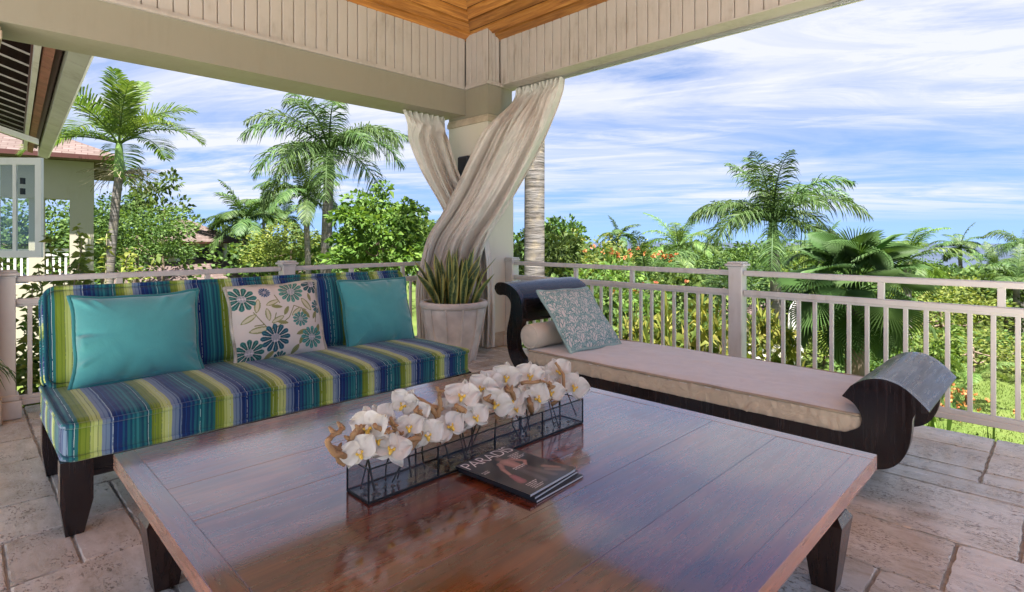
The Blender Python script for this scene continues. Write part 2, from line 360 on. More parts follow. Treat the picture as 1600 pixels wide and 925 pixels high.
M['flower2'] = m_leaf('white_flower', [(.75, .72, .6), (.85, .83, .74)], .3)
M['pink'] = m_leaf('pink_flower', [(.7, .12, .2), (.8, .25, .3)], .3)
def m_ground():
    t = NT('garden_ground'); v = t.world()
    a = t.noise(v, .35, 5, .6); b = t.noise(v, 6, 5, .65)
    c = t.ramp(a, [(.35, (.06, .085, .018)), (.55, (.085, .11, .026)), (.7, (.115, .125, .038))])
    c = t.mix(t.mr(b, .4, .75, 0, .5), c, (.07, .12, .02))
    return t.done(t.bsdf(c, .95, t.bump(b, .8, .05), .1))
M['ground'] = m_ground()
def m_sea():
    t = NT('sea_water'); v = t.world((.02, .02, .02))
    a = t.noise(t.world((.004, .0012, .01)), 1.2, 5); n = t.bump(t.noise(v, 6, 4), .25, 1.)
    c = t.ramp(a, [(.35, (.034, .046, .070)), (.65, (.048, .062, .090))])
    return t.done(t.bsdf(c, .5, n, .08))
M['sea'] = m_sea()
def m_roof(name, c0, c1, c2, sc=(1, 1, 1)):
    t = NT(name); v = t.coord('Object', sc)
    b = t.n('ShaderNodeTexBrick'); t.l(v, b.inputs['Vector']); b.inputs['Scale'].default_value = 1; b.inputs['Brick Width'].default_value = .28; b.inputs['Row Height'].default_value = .16; b.inputs['Mortar Size'].default_value = .012
    b.inputs['Color1'].default_value = (*c0, 1); b.inputs['Color2'].default_value = (*c1, 1); b.inputs['Mortar'].default_value = (*c2, 1)
    return t.done(t.bsdf(t.mix(t.mr(t.noise(v, 2, 5), .4, .7, 0, .5), b.outputs[0], tuple(x * .7 for x in c0)), .85, t.bump(b.outputs['Fac'], -.5, .03), .2))
M['shingle'] = m_roof('pinkish_shingle', (.095, .068, .058), (.135, .10, .09), (.07, .04, .035))
M['fascia'] = m_paint('grey_fascia', (.30, .28, .235), .3)
M['brown'] = m_plain('brown_fascia', (.075, .022, .018), .6)
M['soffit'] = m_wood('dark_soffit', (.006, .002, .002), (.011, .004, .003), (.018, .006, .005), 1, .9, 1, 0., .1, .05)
M['terracotta'] = m_plain('terracotta_gutter', (.22, .085, .06), .8, .3)
M['wallc'] = m_paint('cream_wall', (.38, .34, .265), .1, .6)
def m_glass(name, tintc=(.9, .93, .92), rough=.02):
    t = NT(name); tr = t.n('ShaderNodeBsdfTransparent'); tr.inputs[0].default_value = (*tintc, 1); gl = t.n('ShaderNodeBsdfGlossy'); gl.inputs['Roughness'].default_value = rough
    fr = t.n('ShaderNodeLayerWeight'); fr.inputs[0].default_value = .5; mx = t.n('ShaderNodeMixShader'); t.l(t.math('ADD', .05, t.math('MULTIPLY', t.math('POWER', fr.outputs['Facing'], 4.), .8)), mx.inputs[0]); t.l(tr.outputs[0], mx.inputs[1]); t.l(gl.outputs[0], mx.inputs[2])
    return t.done(mx.outputs[0])
M['glass'] = m_glass('clear_glass'); M['vaseglass'] = m_glass('smoky_vase_glass', (.84, .83, .81))
M['lead'] = m_plain('black_lead_came', (.03, .03, .03), .35, .2, 40, .2, 80, .5, .6)
M['pebble'] = m_plain('dark_pebbles', (.20, .18, .16), .3, .5, 40, .6, 60)
def m_petal():
    t = NT('orchid_petal'); v = t.coord()
    n = t.bump(t.noise(v, 30, 4, .5, .5), .25, .004)
    p = t.bsdf(t.ramp(t.noise(v, 25, 3), [(.3, (.66, .60, .50)), (.65, (.80, .76, .69))]), .55, n, .25); tr = t.n('ShaderNodeBsdfTranslucent'); tr.inputs[0].default_value = (.85, .8, .72, 1)
    mx = t.n('ShaderNodeMixShader'); mx.inputs[0].default_value = .3; t.l(p, mx.inputs[1]); t.l(tr.outputs[0], mx.inputs[2]); return t.done(mx.outputs[0])
M['petal'] = m_petal()
M['lip'] = m_plain('orchid_lip', (.78, .50, .07), .5, .4, 60)
M['drift'] = m_plain('driftwood', (.34, .19, .085), .7, .4, 14, .6, 40)
M['stem'] = m_plain('dark_stem', (.05, .04, .025), .6)
M['pot'] = m_plain('weathered_pot', (.68, .63, .56), .85, .28, 5, .4, 50)
M['soil'] = m_plain('soil', (.05, .035, .025), .95, .4, 20, .8, 40)
def m_snake():
    t = NT('snake_plant_leaf'); v = t.coord('Object', (14, 14, 26)); a = t.n('ShaderNodeVertexColor'); a.layer_name = 'print'
    f = t.noise(v, 1.3, 4, .6, 1.5); c = t.ramp(f, [(.38, (.014, .042, .014)), (.52, (.035, .09, .03)), (.68, (.12, .18, .09))])
    s = t.n('ShaderNodeSeparateColor'); t.l(a.outputs[0], s.inputs[0])
    c = t.mix(s.outputs[0], c, (.60, .58, .16)); return t.done(t.bsdf(c, .4, None, .4))
M['snake'] = m_snake()
M['black'] = m_plain('black_plastic', (.012, .012, .013), .4)
M['metal'] = m_plain('grey_metal', (.45, .45, .43), .35, .1, 6, .05, 60, .5, .8)
M['paper'] = m_plain('paper', (.62, .60, .56), .6)
M['inkwhite'] = m_plain('white_ink', (.80, .78, .76), .35, .02)
M['magdark'] = m_plain('magazine_dark', (.02, .02, .022), .3, .2)
M['umbrella'] = m_fabric('umbrella_canvas', (.70, .66, .62), .05, .4)
M['deck'] = m_plain('pale_bounce_stone', (.68, .67, .64), .8, .12, 2, .3, 20)  # pale, neutral colour chosen so the unseen deck bounces light under the roof
M['pave'] = m_plain('pale_paving', (.24, .22, .19), .85, .2, 2, .3, 20)
M['grass'] = m_leaf('grass_blade', [(.10, .17, .02), (.17, .25, .03), (.25, .32, .05)], .3)

# ================================================================== SETTING: ground, sea, terrace floor
def terr(x, y):
    d = math.hypot(x, y); z = -2.5 - .062 * max(0, d - 15)
    return z + .15 * noise.noise((x * .12, y * .12, 0)) if d > 9 else z
def build_ground():
    rad = [0, 4, 8, 11, 14, 17, 20, 25, 30, 37, 45, 55, 70, 90, 120, 160, 220, 300, 420, 600, 800]; n = 72; v = [(0, 0, -2.5)]; f = []
    for r in rad[1:]:
        for k in range(n):
            a = 2 * PI * k / n; x, y = r * math.cos(a), r * math.sin(a); v.append((x, y, terr(x, y)))
    for k in range(n): f.append((0, 1 + k, 1 + (k + 1) % n))
    for i in range(len(rad) - 2):
        for k in range(n): f.append((1 + i * n + k, 1 + (i + 1) * n + k, 1 + (i + 1) * n + (k + 1) % n, 1 + i * n + (k + 1) % n))
    o = mesh_obj('ground', v, f, M['ground'], None, True); tag(o, 'green garden ground sloping from the terrace down to the sea', 'ground', kind='structure')
    n = 128; v = [(6200 * math.cos(2 * PI * k / n), 6200 * math.sin(2 * PI * k / n), -46) for k in range(n)]
    o = mesh_obj('sea', v, [tuple(range(n))], M['sea']); tag(o, 'calm blue sea on the horizon beyond the palms', 'sea', kind='structure')
build_ground()

FX1, FY1 = 4.385, 5.26                       # outer edges of the terrace floor
def build_floor():
    b = MB().box(-9, FX1 - .012, -9, FY1 - .012, -2.6, -.012)
    fl = b.obj('floor', M['grout']); tag(fl, 'raised terrace floor paved with worn travertine tiles', 'floor', kind='structure')
    rects = []
    rg = random.Random(11)
    def split(x0, x1, y0, y1):
        w, h = x1 - x0, y1 - y0; mx, mn = max(w, h), min(w, h)
        if mx < .46 and mn < .46 and not (mx > .40 and rg.random() < .4): rects.append((x0, x1, y0, y1)); return
        if mx < .70 and mn < .46 and rg.random() < .45: rects.append((x0, x1, y0, y1)); return
        U = .205
        nk = max(2, round(mx / U)); c = rg.choice([k for k in range(1, nk) if k / nk > .3 and k / nk < .7] or [nk // 2]) * mx / nk
        if w >= h: split(x0, x0 + c, y0, y1); split(x0 + c, x1, y0, y1)
        else: split(x0, x1, y0, y0 + c); split(x0, x1, y0 + c, y1)
    # the border course and the courses seen on the right follow the photograph's joints
    for xa, xb, ys in ((4.08, FX1, (-1.3, -.55, .295, 1.05, 1.7, 2.4, 3.1, 3.8, 4.5, FY1)),
                       (3.72, 4.08, (-1.3, -.4, .295, .95, 1.55, 2.2, 2.9, 3.6, 4.3, FY1)),
                       (3.54, 3.72, (-1.3, -.25, .30, .72, 1.3)), (3.36, 3.54, (-1.3, -.6, .05, .72, 1.3)),
                       (2.785, 3.36, (-1.3, -.5, .12, .72, 1.3)), (2.37, 2.785, (-1.3, -.6, .30, .82, 1.3)), (1.95, 2.37, (-1.3, -.7, -.1, .48, .93, 1.3))):
        for a, c in zip(ys[:-1], ys[1:]): rects.append((xa, xb, a, c))
    split(1.95, 3.72, 1.3, 3.4); split(1.95, 3.72, 3.4, FY1); split(-1.3, 1.95, 1.6, 3.35); split(-1.3, 1.95, 3.35, FY1); split(-1.3, 1.95, -1.3, 1.6)
    for x0, x1, y0, y1 in rects:
        g = .003; w, h = x1 - x0 - 2 * g, y1 - y0 - 2 * g; cx, cy = (x0 + x1) / 2, (y0 + y1) / 2
        # uneven, chipped outline
        pts = []
        nx, ny = max(3, int(w / .035)), max(3, int(h / .035))
        for k in range(nx): pts.append((-w / 2 + w * k / nx, -h / 2))
        for k in range(ny): pts.append((w / 2, -h / 2 + h * k / ny))
        for k in range(nx): pts.append((w / 2 - w * k / nx, h / 2))
        for k in range(ny): pts.append((-w / 2, h / 2 - h * k / ny))
        P0 = []; P1 = []
        for k, (x, y) in enumerate(pts):
            q = 1 - rg.random() * .006 / max(w, h) * 2; corner = (abs(abs(x) - w / 2) < 1e-6 and abs(abs(y) - h / 2) < 1e-6)
            i1 = (.003 + rg.random() * .006 + (.006 if corner else 0))
            P0.append((x * q, y * q)); P1.append((x - math.copysign(min(i1, abs(x)), x) if abs(abs(x) - w / 2) < 1e-6 else x, y - math.copysign(min(i1, abs(y)), y) if abs(abs(y) - h / 2) < 1e-6 else y))
        n = len(pts); z = rg.uniform(-.0015, .0015); tl = rg.uniform(-.002, .002); t2 = rg.uniform(-.002, .002)
        v = [(x, y, -.02) for x, y in P0] + [(x, y, -.005 + z) for x, y in P0] + [(x, y, z + tl * x + t2 * y) for x, y in P1]
        f = [(i, (i + 1) % n, (i + 1) % n + n, i + n) for i in range(n)] + [(i + n, (i + 1) % n + n, (i + 1) % n + 2 * n, i + 2 * n) for i in range(n)] + [tuple(range(2 * n, 3 * n))]
        mesh_obj('tile', v, f, M['trav'], fl, False, (cx, cy, 0))
    o = MB().box(-9, -1.302, -9, FY1 - .012, -.0115, -.001).box(-1.302, FX1 - .012, -9, -1.302, -.0115, -.001).obj('bounce_deck', M['deck']); tag(o, 'unseen pale deck added behind the camera to bounce sunlight under the roof', 'deck', kind='structure')  # unseen reflector surface added behind the camera to brighten the covered terrace
    o = MB().box(-3, 3.4, 5.9, 12.5, -2.6, -2.44).obj('paving', M['pave']); tag(o, 'pale paved yard below the sofa railing', 'paving', kind='structure')
build_floor()

# ================================================================== PORCH: columns, beams, boarded frieze, pine ceiling
ZB, ZM = 2.585, 2.90                          # soffit of the deep beam, line where the boards start
YL0, YL1 = 4.80, 5.23                         # deep beam over the sofa railing
XR0, XR1 = 4.24, 4.50                         # beam over the daybed railing
PX0, PY0 = 4.055, 4.43                        # near faces of the corner pier
def ceil_l(y): return 3.445 + .46 * (YL0 - y)
def ceil_r(x): return 3.48 + .46 * (PX0 - x)
def build_porch():
    p = thing('porch_roof', 'cream porch roof with boarded frieze and pine plank ceiling over the terrace', 'porch roof')
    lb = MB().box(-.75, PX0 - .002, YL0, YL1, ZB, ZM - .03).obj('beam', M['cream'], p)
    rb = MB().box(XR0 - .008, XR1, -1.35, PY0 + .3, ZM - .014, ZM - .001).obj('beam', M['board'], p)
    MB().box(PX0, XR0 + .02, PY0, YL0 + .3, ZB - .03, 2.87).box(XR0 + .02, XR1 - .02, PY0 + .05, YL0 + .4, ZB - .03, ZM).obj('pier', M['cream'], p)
    # moulding along the foot of the boards
    mo = MB()
    for z0, z1, e in ((ZM - .03, ZM - .008, .028), (ZM - .008, ZM + .012, .016)):
        mo.box(-.75, PX0 - e, YL0 - e, YL0 + .05, z0, z1)
        mo.box(PX0 - e, PX0 + .05, PY0 - e, YL0 + .05, z0 + .0005, z1 + .0005)
        mo.box(PX0 + .05, XR0 + .03, PY0 - e, PY0 + .05, z0, z1)
    mo.obj('moulding', M['board'], p)
    # frieze walls with single boards, a recessed joint between them
    def frieze(name, ax, fixed, a, b, z1f, wid, sgn=-1):
        back = MB()
        if ax == 0: back.box(a, b, fixed + .012, fixed + .06, ZM - .005, z1f(0) + .03)
        else: back.box(fixed + .012, fixed + .06, a, b, ZM - .005, z1f(0) + .03)
        w = back.obj(name, M['groove'], p); n = round((b - a) / wid); ww = (b - a) / n
        for k in range(n):
            s0, s1 = a + k * ww + .003, a + (k + 1) * ww - .003; z1 = z1f(0) + .02
            L = s1 - s0; ch = .006
            prof = [(s0, .0145), (s0, ch), (s0 + ch, 0), (s1 - ch, 0), (s1, ch), (s1, .0145)]
            if ax == 0: v = [(u, fixed + t, ZM) for u, t in prof] + [(u, fixed + t, z1) for u, t in prof]
            else: v = [(fixed + t, u, ZM) for u, t in prof] + [(fixed + t, u, z1) for u, t in prof]
            m = len(prof); f = [(i, i + 1, i + 1 + m, i + m) for i in range(m - 1)] + [tuple(range(m)), tuple(range(2 * m - 1, m - 1, -1))]
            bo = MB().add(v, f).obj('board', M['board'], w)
        return w
    frieze('frieze', 0, YL0, -.6, PX0 - .002, lambda t: ceil_l(YL0), .1035)
    frieze('frieze', 1, XR0, -1.35, PY0 - .002, lambda t: ceil_r(XR0), .109)
    frieze('frieze', 1, PX0, PY0 + .001, YL0 - .001, lambda t: 3.48, .0925)
    frieze('frieze', 0, PY0, PX0 + .0145, XR0 - .001, lambda t: 3.47, .0567)
    # ceiling: two sloping pine faces that meet in a hip, then a flat middle
    sl = math.hypot(1, .46); PW = .135; XF, YF = 2.45, 3.119; BK = -.75; BY = -1.35; zf = ceil_r(XF)  # unseen flat middle lowered and back edge cut short to steer sunlight in
    ce = MB().box(BK, XF + .02, BY, YF + .02, zf + .001, zf + .03).obj('ceiling', M['pine'], p)
    y = YL0 + .02
    while y > YF + .01:
        y2 = max(YF, y - PW / sl * random.uniform(.96, 1.04)); g = .024
        a, c = y, y2 + g; xa, xc = a - .669, c - .669
        v = [(BK, a, ceil_l(a)), (xa, a, ceil_l(a)), (xc, c, ceil_l(c)), (BK, c, ceil_l(c))]; e = random.uniform(-.004, .004)
        v = [(x, q, z + e) for x, q, z in v] + [(x, q, z + .02) for x, q, z in v]
        MB().add(v, [(3, 2, 1, 0), (0, 1, 5, 4), (1, 2, 6, 5), (2, 3, 7, 6), (3, 0, 4, 7)]).obj('plank', M['pine'], ce); y = y2
    x = XR0 + .02
    while x > XF + .01:
        x2 = max(XF, x - PW / sl * random.uniform(.96, 1.04)); g = .024
        a, c = x, x2 + g; ya, yc = a + .669, c + .669; e = random.uniform(-.004, .004)
        v = [(a, BY, ceil_r(a)), (a, ya, ceil_r(a)), (c, yc, ceil_r(c)), (c, BY, ceil_r(c))]
        v = [(q, w, z + e) for q, w, z in v] + [(q, w, z + .02) for q, w, z in v]
        MB().add(v, [(0, 1, 2, 3), (0, 4, 5, 1), (1, 5, 6, 2), (2, 6, 7, 3), (3, 7, 4, 0)]).obj('plank', M['pineY'], ce); x = x2
    # outer roof skin with a short eave
    ro = MB(); e = .45; zt = 3.62
    v = [(BK, YL1 + e, zt), (XR1 + e, YL1 + e, zt), (XR1 + e, BY, zt), (BK, YF, zf + .06), (XF, YF, zf + .06), (XF, BY, zf + .06), (BK, BY, zf + .06)]
    MB().add([(BK, YL0 + .06, ceil_l(YL0 + .06) + .022), (XR0 + .06, YL0 + .06, ceil_l(YL0 + .06) + .03), (XF, YF, zf + .03), (BK, YF, zf + .03), (XR0 + .06, BY, ceil_r(XR0 + .06) + .022), (XF, BY, zf + .03)], [(0, 1, 2, 3), (1, 4, 5, 2)]).obj('underlay', M['brown'], ce)
    ro.add(v, [(0, 1, 4, 3), (1, 2, 5, 4), (3, 4, 5, 6)]); ro.obj('roof', M['shingle'], p)
    MB().box(BK, XR1 + e, YL0 + .07, YL1 + e, zt - .03, zt - .005).box(XR0 + .07, XR1 + e, BY, YL0 + .07, zt - .03, zt - .005).box(BK, XR0, YL0 + .07, YL0 + .12, ZM - .03, zt - .03).box(XR0 + .07, XR0 + .12, BY, YL0, ZM + .001, zt - .03).obj('eave_soffit', M['board'], p)
build_porch()
def column(x0, x1, y0, y1, label):
    c = thing('column', label, 'column', ((x0 + x1) / 2, (y0 + y1) / 2, 0)); a, b = (x1 - x0) / 2, (y1 - y0) / 2
    MB().box(-a, a, -b, b, 0, ZB - .11, .006).obj('shaft', M['column'], c)
    MB().box(-a - .012, a + .012, -b - .012, b + .012, 0.001, .16, .006).obj('base', M['stone'], c)
    MB().box(-a - .014, a + .014, -b - .014, b + .014, ZB - .11, ZB - .055, .006).box(-a - .006, a + .006, -b - .006, b + .006, ZB - .055, ZB - .03, .004).obj('capital', M['stone'], c)
    return c
column(PX0 + .012, 4.47, PY0 + .012, 5.12, 'cream square column behind the tied curtains at the terrace corner')
column(-.30, .185, YL0 + .02, 5.20, 'cream column at the far end of the sofa railing, cut by the photo edge')

# ================================================================== RAILINGS
def newel(parent, x, y, w, zt, capw=.022, base=True):
    h = w / 2; n = MB().box(x - h, x + h, y - h, y + h, 0.001, zt - .035, .004).obj('post', M['rail'], parent)
    MB().box(x - h - .006, x + h + .006, y - h - .006, y + h + .006, zt - .05, zt - .036, .003).box(x - h - capw, x + h + capw, y - h - capw, y + h + capw, zt - .034, zt - .016, .005).box(x - h - capw * .4, x + h + capw * .4, y - h - capw * .4, y + h + capw * .4, zt - .016, zt, .006).obj('cap', M['rail'], n)
    if base: MB().box(x - h - .03, x + h + .03, y - h - .03, y + h + .03, 0.0015, .12, .006).box(x - h - .018, x + h + .018, y - h - .018, y + h + .018, .12, .16, .008).obj('base', M['rail'], n)
    return n
def rails(t, ax, fixed, segs, stubs, bal, w=.05):
    def B(mb, a, b, z0, z1, hw, bev=.004):
        return mb.box(a, b, fixed - hw, fixed + hw, z0, z1, bev) if ax == 0 else mb.box(fixed - hw, fixed + hw, a, b, z0, z1, bev)
    for a, b in segs:
        B(MB(), a, b, .903, .943, .028, .006).obj('top_rail', M['rail'], t)
        mr = B(MB(), a, b, .752, .790, .026, .005); B(mr, a, b, .738, .752, .016, .002); mr.obj('middle_rail', M['rail'], t)
        br = B(MB(), a, b, .072, .110, .026, .005); B(br, a, b, .110, .136, .016, .002); br.obj('bottom_rail', M['rail'], t)
    for s in stubs: B(MB(), s - .019, s + .019, .790, .903, .017, .002).obj('stub', M['rail'], t)
    for s in bal: B(MB(), s - .0125, s + .0125, .136, .738, .0125, .002).obj('baluster', M['rail'], t)
rr = thing('railing', 'white painted railing behind the daybed, overlooking the garden', 'railing')
newel(rr, 4.38, 1.845, .105, 1.012, base=True); newel(rr, 4.385, PY0 - .045, .11, .985, .012, True)
rails(rr, 1, 4.38, [(-3.2, 1.79), (1.90, PY0 - .102)], [3.472, 2.816, .875, .269, -.35, -.95], [1.716 - .1085 * k for k in range(36)] + [1.956 + .1098 * k for k in range(22)])
lr = thing('railing', 'white painted railing behind the striped sofa', 'railing')
newel(lr, .205, 5.0, .13, .985); newel(lr, 2.11, 5.0, .11, .995); newel(lr, 3.98, 5.0, .11, .985)
rails(lr, 0, 5.0, [(.272, 2.05), (2.17, 3.92)], [.85, 1.45, 2.75, 3.35], [.345 + .11 * k for k in range(16)] + [2.24 + .11 * k for k in range(15)])

# curtain track under the daybed-side beam
ct = thing('curtain_track', 'grey metal curtain track under the beam above the daybed railing', 'curtain track', (4.44, 0, ZM - .014))
MB().box(-.016, .016, -1.0, PY0 - .1, -.022, -.001).box(-.004, .004, -1.0, PY0 - .1, -.030, -.022).obj('rail', M['metal'], ct)
MB().box(.03, .055, -1.0, PY0 - .1, -.018, -.001).obj('cover_strip', M['rail'], ct)
for yy in (.35, 1.15, 2.25, 3.3): MB().box(-.026, -.006, yy - .03, yy + .03, -.034, -.001, .004).obj('bracket', M['metal'], ct)
sp = thing('wall_speaker', 'small black speaker box on the column between the two curtains', 'speaker', (PX0 + .008, 4.73, 1.97))
MB().box(-.11, 0, -.085, .085, -.14, .14, .012).obj('cabinet', M['black'], sp); MB().box(-.118, -.111, -.075, .075, -.13, .13, .004).obj('grille', M['magdark'], sp)

# ================================================================== SOFT FURNISHING HELPERS
def puffbox(hx, hy, hz, r, puff=(0, 0, 0), n=(40, 20, 10), wob=0.0, seed=0, fn=None):
    """rounded, slightly swollen box"""
    vs = {}; V = []; F = []
    def vid(p):
        k = (round(p[0], 5), round(p[1], 5), round(p[2], 5))
        if k not in vs: vs[k] = len(V); V.append(p)
        return vs[k]
    H = (hx, hy, hz)
    def spaced(m): 
        return [-math.cos(PI * i / m) * .45 + (2 * i / m - 1) * .55 for i in range(m + 1)]
    for ax in range(3):
        a, b = [i for i in range(3) if i != ax]
        for sg in (-1, 1):
            A, B = spaced(n[a]), spaced(n[b]); ids = []
            for u in A:
                row = []
                for w in B:
                    p = [0, 0, 0]; p[ax] = sg * H[ax]; p[a] = u * H[a]; p[b] = w * H[b]; row.append(vid(tuple(p)))
                ids.append(row)
            for i in range(n[a]):
                for j in range(n[b]):
                    q = (ids[i][j], ids[i + 1][j], ids[i + 1][j + 1], ids[i][j + 1]); F.append(q if (sg > 0) == (ax != 1) else q[::-1])
    out = []
    for p in V:
        q = [max(-(H[i] - r), min(H[i] - r, p[i])) for i in range(3)]; d = Vector([p[i] - q[i] for i in range(3)])
        if d.length > 1e-9: d = d.normalized() * r
        c = Vector(q) + d; u = [c[i] / H[i] for i in range(3)]
        for i in range(3):
            j, k = [m for m in range(3) if m != i]
            c[i] += puff[i] * u[i] * (max(0, 1 - u[j] ** 4) * max(0, 1 - u[k] ** 4)) ** .7
        if wob: 
            nn = noise.noise_vector(Vector((c.x * 4 + seed, c.y * 4, c.z * 4))); c += nn * wob + noise.noise_vector(Vector((c.x * 13, c.y * 13 + seed, c.z * 13))) * wob * .4
        if fn: c = fn(c)
        out.append(c)
    return out, F
def loop_rect(hx, hy, r, n=8):
    P = []
    for cx, cy, a0 in ((hx - r, hy - r, 0), (-hx + r, hy - r, 90), (-hx + r, -hy + r, 180), (hx - r, -hy + r, 270)):
        for k in range(n + 1): a = R(a0 + 90 * k / n); P.append((cx + r * math.cos(a), cy + r * math.sin(a)))
    Q = []
    for i, p in enumerate(P):
        q = P[(i + 1) % len(P)]; L = math.dist(p, q); m = max(1, int(L / .06))
        for k in range(m): Q.append((p[0] + (q[0] - p[0]) * k / m, p[1] + (q[1] - p[1]) * k / m))
    return Q
def set_print(o, cols):
    a = o.data.color_attributes.new('print', 'FLOAT_COLOR', 'POINT'); c = np.ones((len(cols), 4), dtype=np.float32); c[:, :3] = cols; a.data.foreach_set('color', c.ravel())
def pillow(name, label, w, h, T, base, right, up, mat, cordmat, paint=None, n=60, wr=.006, seed=0, bow=.05):
    """scatter cushion; base = middle of its lower edge, right and up span its plane"""
    right = Vector(right).normalized(); up = (Vector(up) - right * Vector(up).dot(right)).normalized(); nor = right.cross(up)
    Mx = Matrix((right, up, nor)).transposed().to_4x4(); Mx.translation = Vector(base)
    t = thing(name, label, 'pillow'); t.matrix_world = Mx
    u = np.linspace(-1, 1, n); U, Vv = np.meshgrid(u, u, indexing='xy')
    bu = 1 - bow * (1 - Vv ** 2) ** 1.0 + .015 * np.sin(Vv * 5 + seed); bv = 1 - bow * (1 - U ** 2) + .012 * np.sin(U * 6 + seed * 2)
    X = w / 2 * U * bu; Y = h / 2 + h / 2 * Vv * bv
    th = T / 2 * np.clip((1 - np.abs(U) ** 2.3) * (1 - np.abs(Vv) ** 2.3), 0, 1) ** .55
    # drag wrinkles running in from seams and corners
    wz = np.zeros_like(X)
    for k in range(16):
        a = RNG.uniform(0, 2 * PI); cxu, cyv = 1.0 * math.cos(a), 1.0 * math.sin(a); m = max(abs(cxu), abs(cyv)); cxu /= m; cyv /= m
        dx, dy = U - cxu, Vv - cyv; tx, ty = -cxu, -cyv; L = math.hypot(tx, ty); tx /= L; ty /= L
        s = dx * tx + dy * ty; q = -dx * ty + dy * tx; wz += RNG.choice([-1, 1]) * np.exp(-(q / RNG.uniform(.05, .1)) ** 2) * np.exp(-np.abs(s - .10) / .15) * (s > 0) * wr
    wz *= np.clip(th / (T * .2), 0, 1)
    vf = np.stack([X, Y, th + wz], -1).reshape(-1, 3); vb = np.stack([X, Y, -th * .8], -1).reshape(-1, 3)
    F = grid_faces(n, n); N = n * n
    o = mesh_obj('cover', [tuple(p) for p in np.vstack([vf, vb])], F + [tuple(i + N for i in q[::-1]) for q in F], mat, t, True)
    if paint is not None:
        c = paint((U.ravel() + 1) / 2, (Vv.ravel() + 1) / 2); set_print(o, np.vstack([c, c]))
    pts = []
    idx = [(i, 0) for i in range(0, n - 1, 2)] + [(n - 1, i) for i in range(0, n - 1, 2)] + [(n - 1 - i, n - 1) for i in range(0, n - 1, 2)] + [(0, n - 1 - i) for i in range(0, n - 1, 2)]
    for i, j in idx: pts.append((X[j, i], Y[j, i], 0))
    c = MB().tube([(p[0] * 1.008, h / 2 + (p[1] - h / 2) * 1.008, p[2] + .0015 * math.sin(k * 2.1)) for k, p in enumerate(pts)], .0105, 7, closed=True).obj('piping', cordmat, t, True)
    return t

# ================================================================== SOFA
SX0, SX1, SY0 = .31, 2.42, 2.83
def build_sofa():
    cx = (SX0 + SX1) / 2; hx = (SX1 - SX0) / 2
    s = thing('sofa', 'armless sofa with blue and green striped cushions on dark wooden legs', 'sofa', (cx, 3.27, 0))
    fr = MB().box(-hx + .03, hx - .03, -.40, .36, .205, .292, .006)
    fr.obj('frame', M['darkX'], s)
    bk = MB(); bk.prism([(.34, .292), (.40, .292), (.52, .86), (.47, .86)], 0, -hx + .05, hx - .05); bk.obj('back_frame', M['darkX'], s)
    def leg(x, y, w, flip, h=.30):
        b = MB(); a = .054; t = .030
        z = [(0, t), (.13, a), (h, a)] 
        V = []
        for zz_, q in z:
            x0, x1 = (x - a + (a - q) * .7, x + a - (a - q) * 1.3) if not flip else (x - a + (a - q) * 1.3, x + a - (a - q) * .7)
            V += [(x0, y - w, zz_), (x1, y - w, zz_), (x1, y + w, zz_), (x0, y + w, zz_)]
        f = [(3, 2, 1, 0), (8, 9, 10, 11)]
        for k in (0, 4):
            for i in range(4): f.append((k + i, k + (i + 1) % 4, k + 4 + (i + 1) % 4, k + 4 + i))
        b.add(V, f).obj('leg', M['dark'], s)
    leg(-hx + .03, -.405, .034, False); leg(hx - .03, -.405, .034, True); leg(-hx + .04, .385, .034, False); leg(hx - .04, .385, .034, True)
    def sink(c):
        for px in (-.80 , -.08, .55): c.z -= .010 * math.exp(-((c.x - px) / .25) ** 2 - ((c.y - .22) / .18) ** 2) if c.z > 0 else 0
        return c
    v, f = puffbox(hx + .01, .435, .083, .042, (.014, .016, .020), (90, 34, 8), .006, 1, sink)
    seat = mesh_obj('seat_cushion', v, f, M['stripe'], s, True, (0, -.005, .376))
    def pipe(par, hx_, hy_, z, seed, fn=None, rr=.012):
        P = []
        for k, (x, y) in enumerate(loop_rect(hx_, hy_, .05)):
            nn = noise.noise_vector(Vector((x * 4 + seed, y * 4, z * 4))); P.append((x + nn.x * .004, y + nn.y * .004, z + nn.z * .006))
        return MB().tube(P, rr, 8, closed=True)
    pipe(seat, hx + .014, .441, .066, 1).obj('piping', M['stripe'], seat, True); pipe(seat, hx + .012, .439, -.066, 2).obj('piping', M['stripe'], seat, True)
    v, f = puffbox(hx + .002, .240, .078, .045, (.01, .006, .022), (80, 24, 8), .005, 5)
    back = mesh_obj('back_cushion', v, f, M['stripe'], s, True, (0, .372, .690)); back.rotation_euler = (R(90 - 13), 0, 0)
    pipe(back, hx + .006, .245, .066, 3).obj('piping', M['stripe'], back, True); pipe(back, hx + .006, .245, -.066, 4).obj('piping', M['stripe'], back, True)
build_sofa()

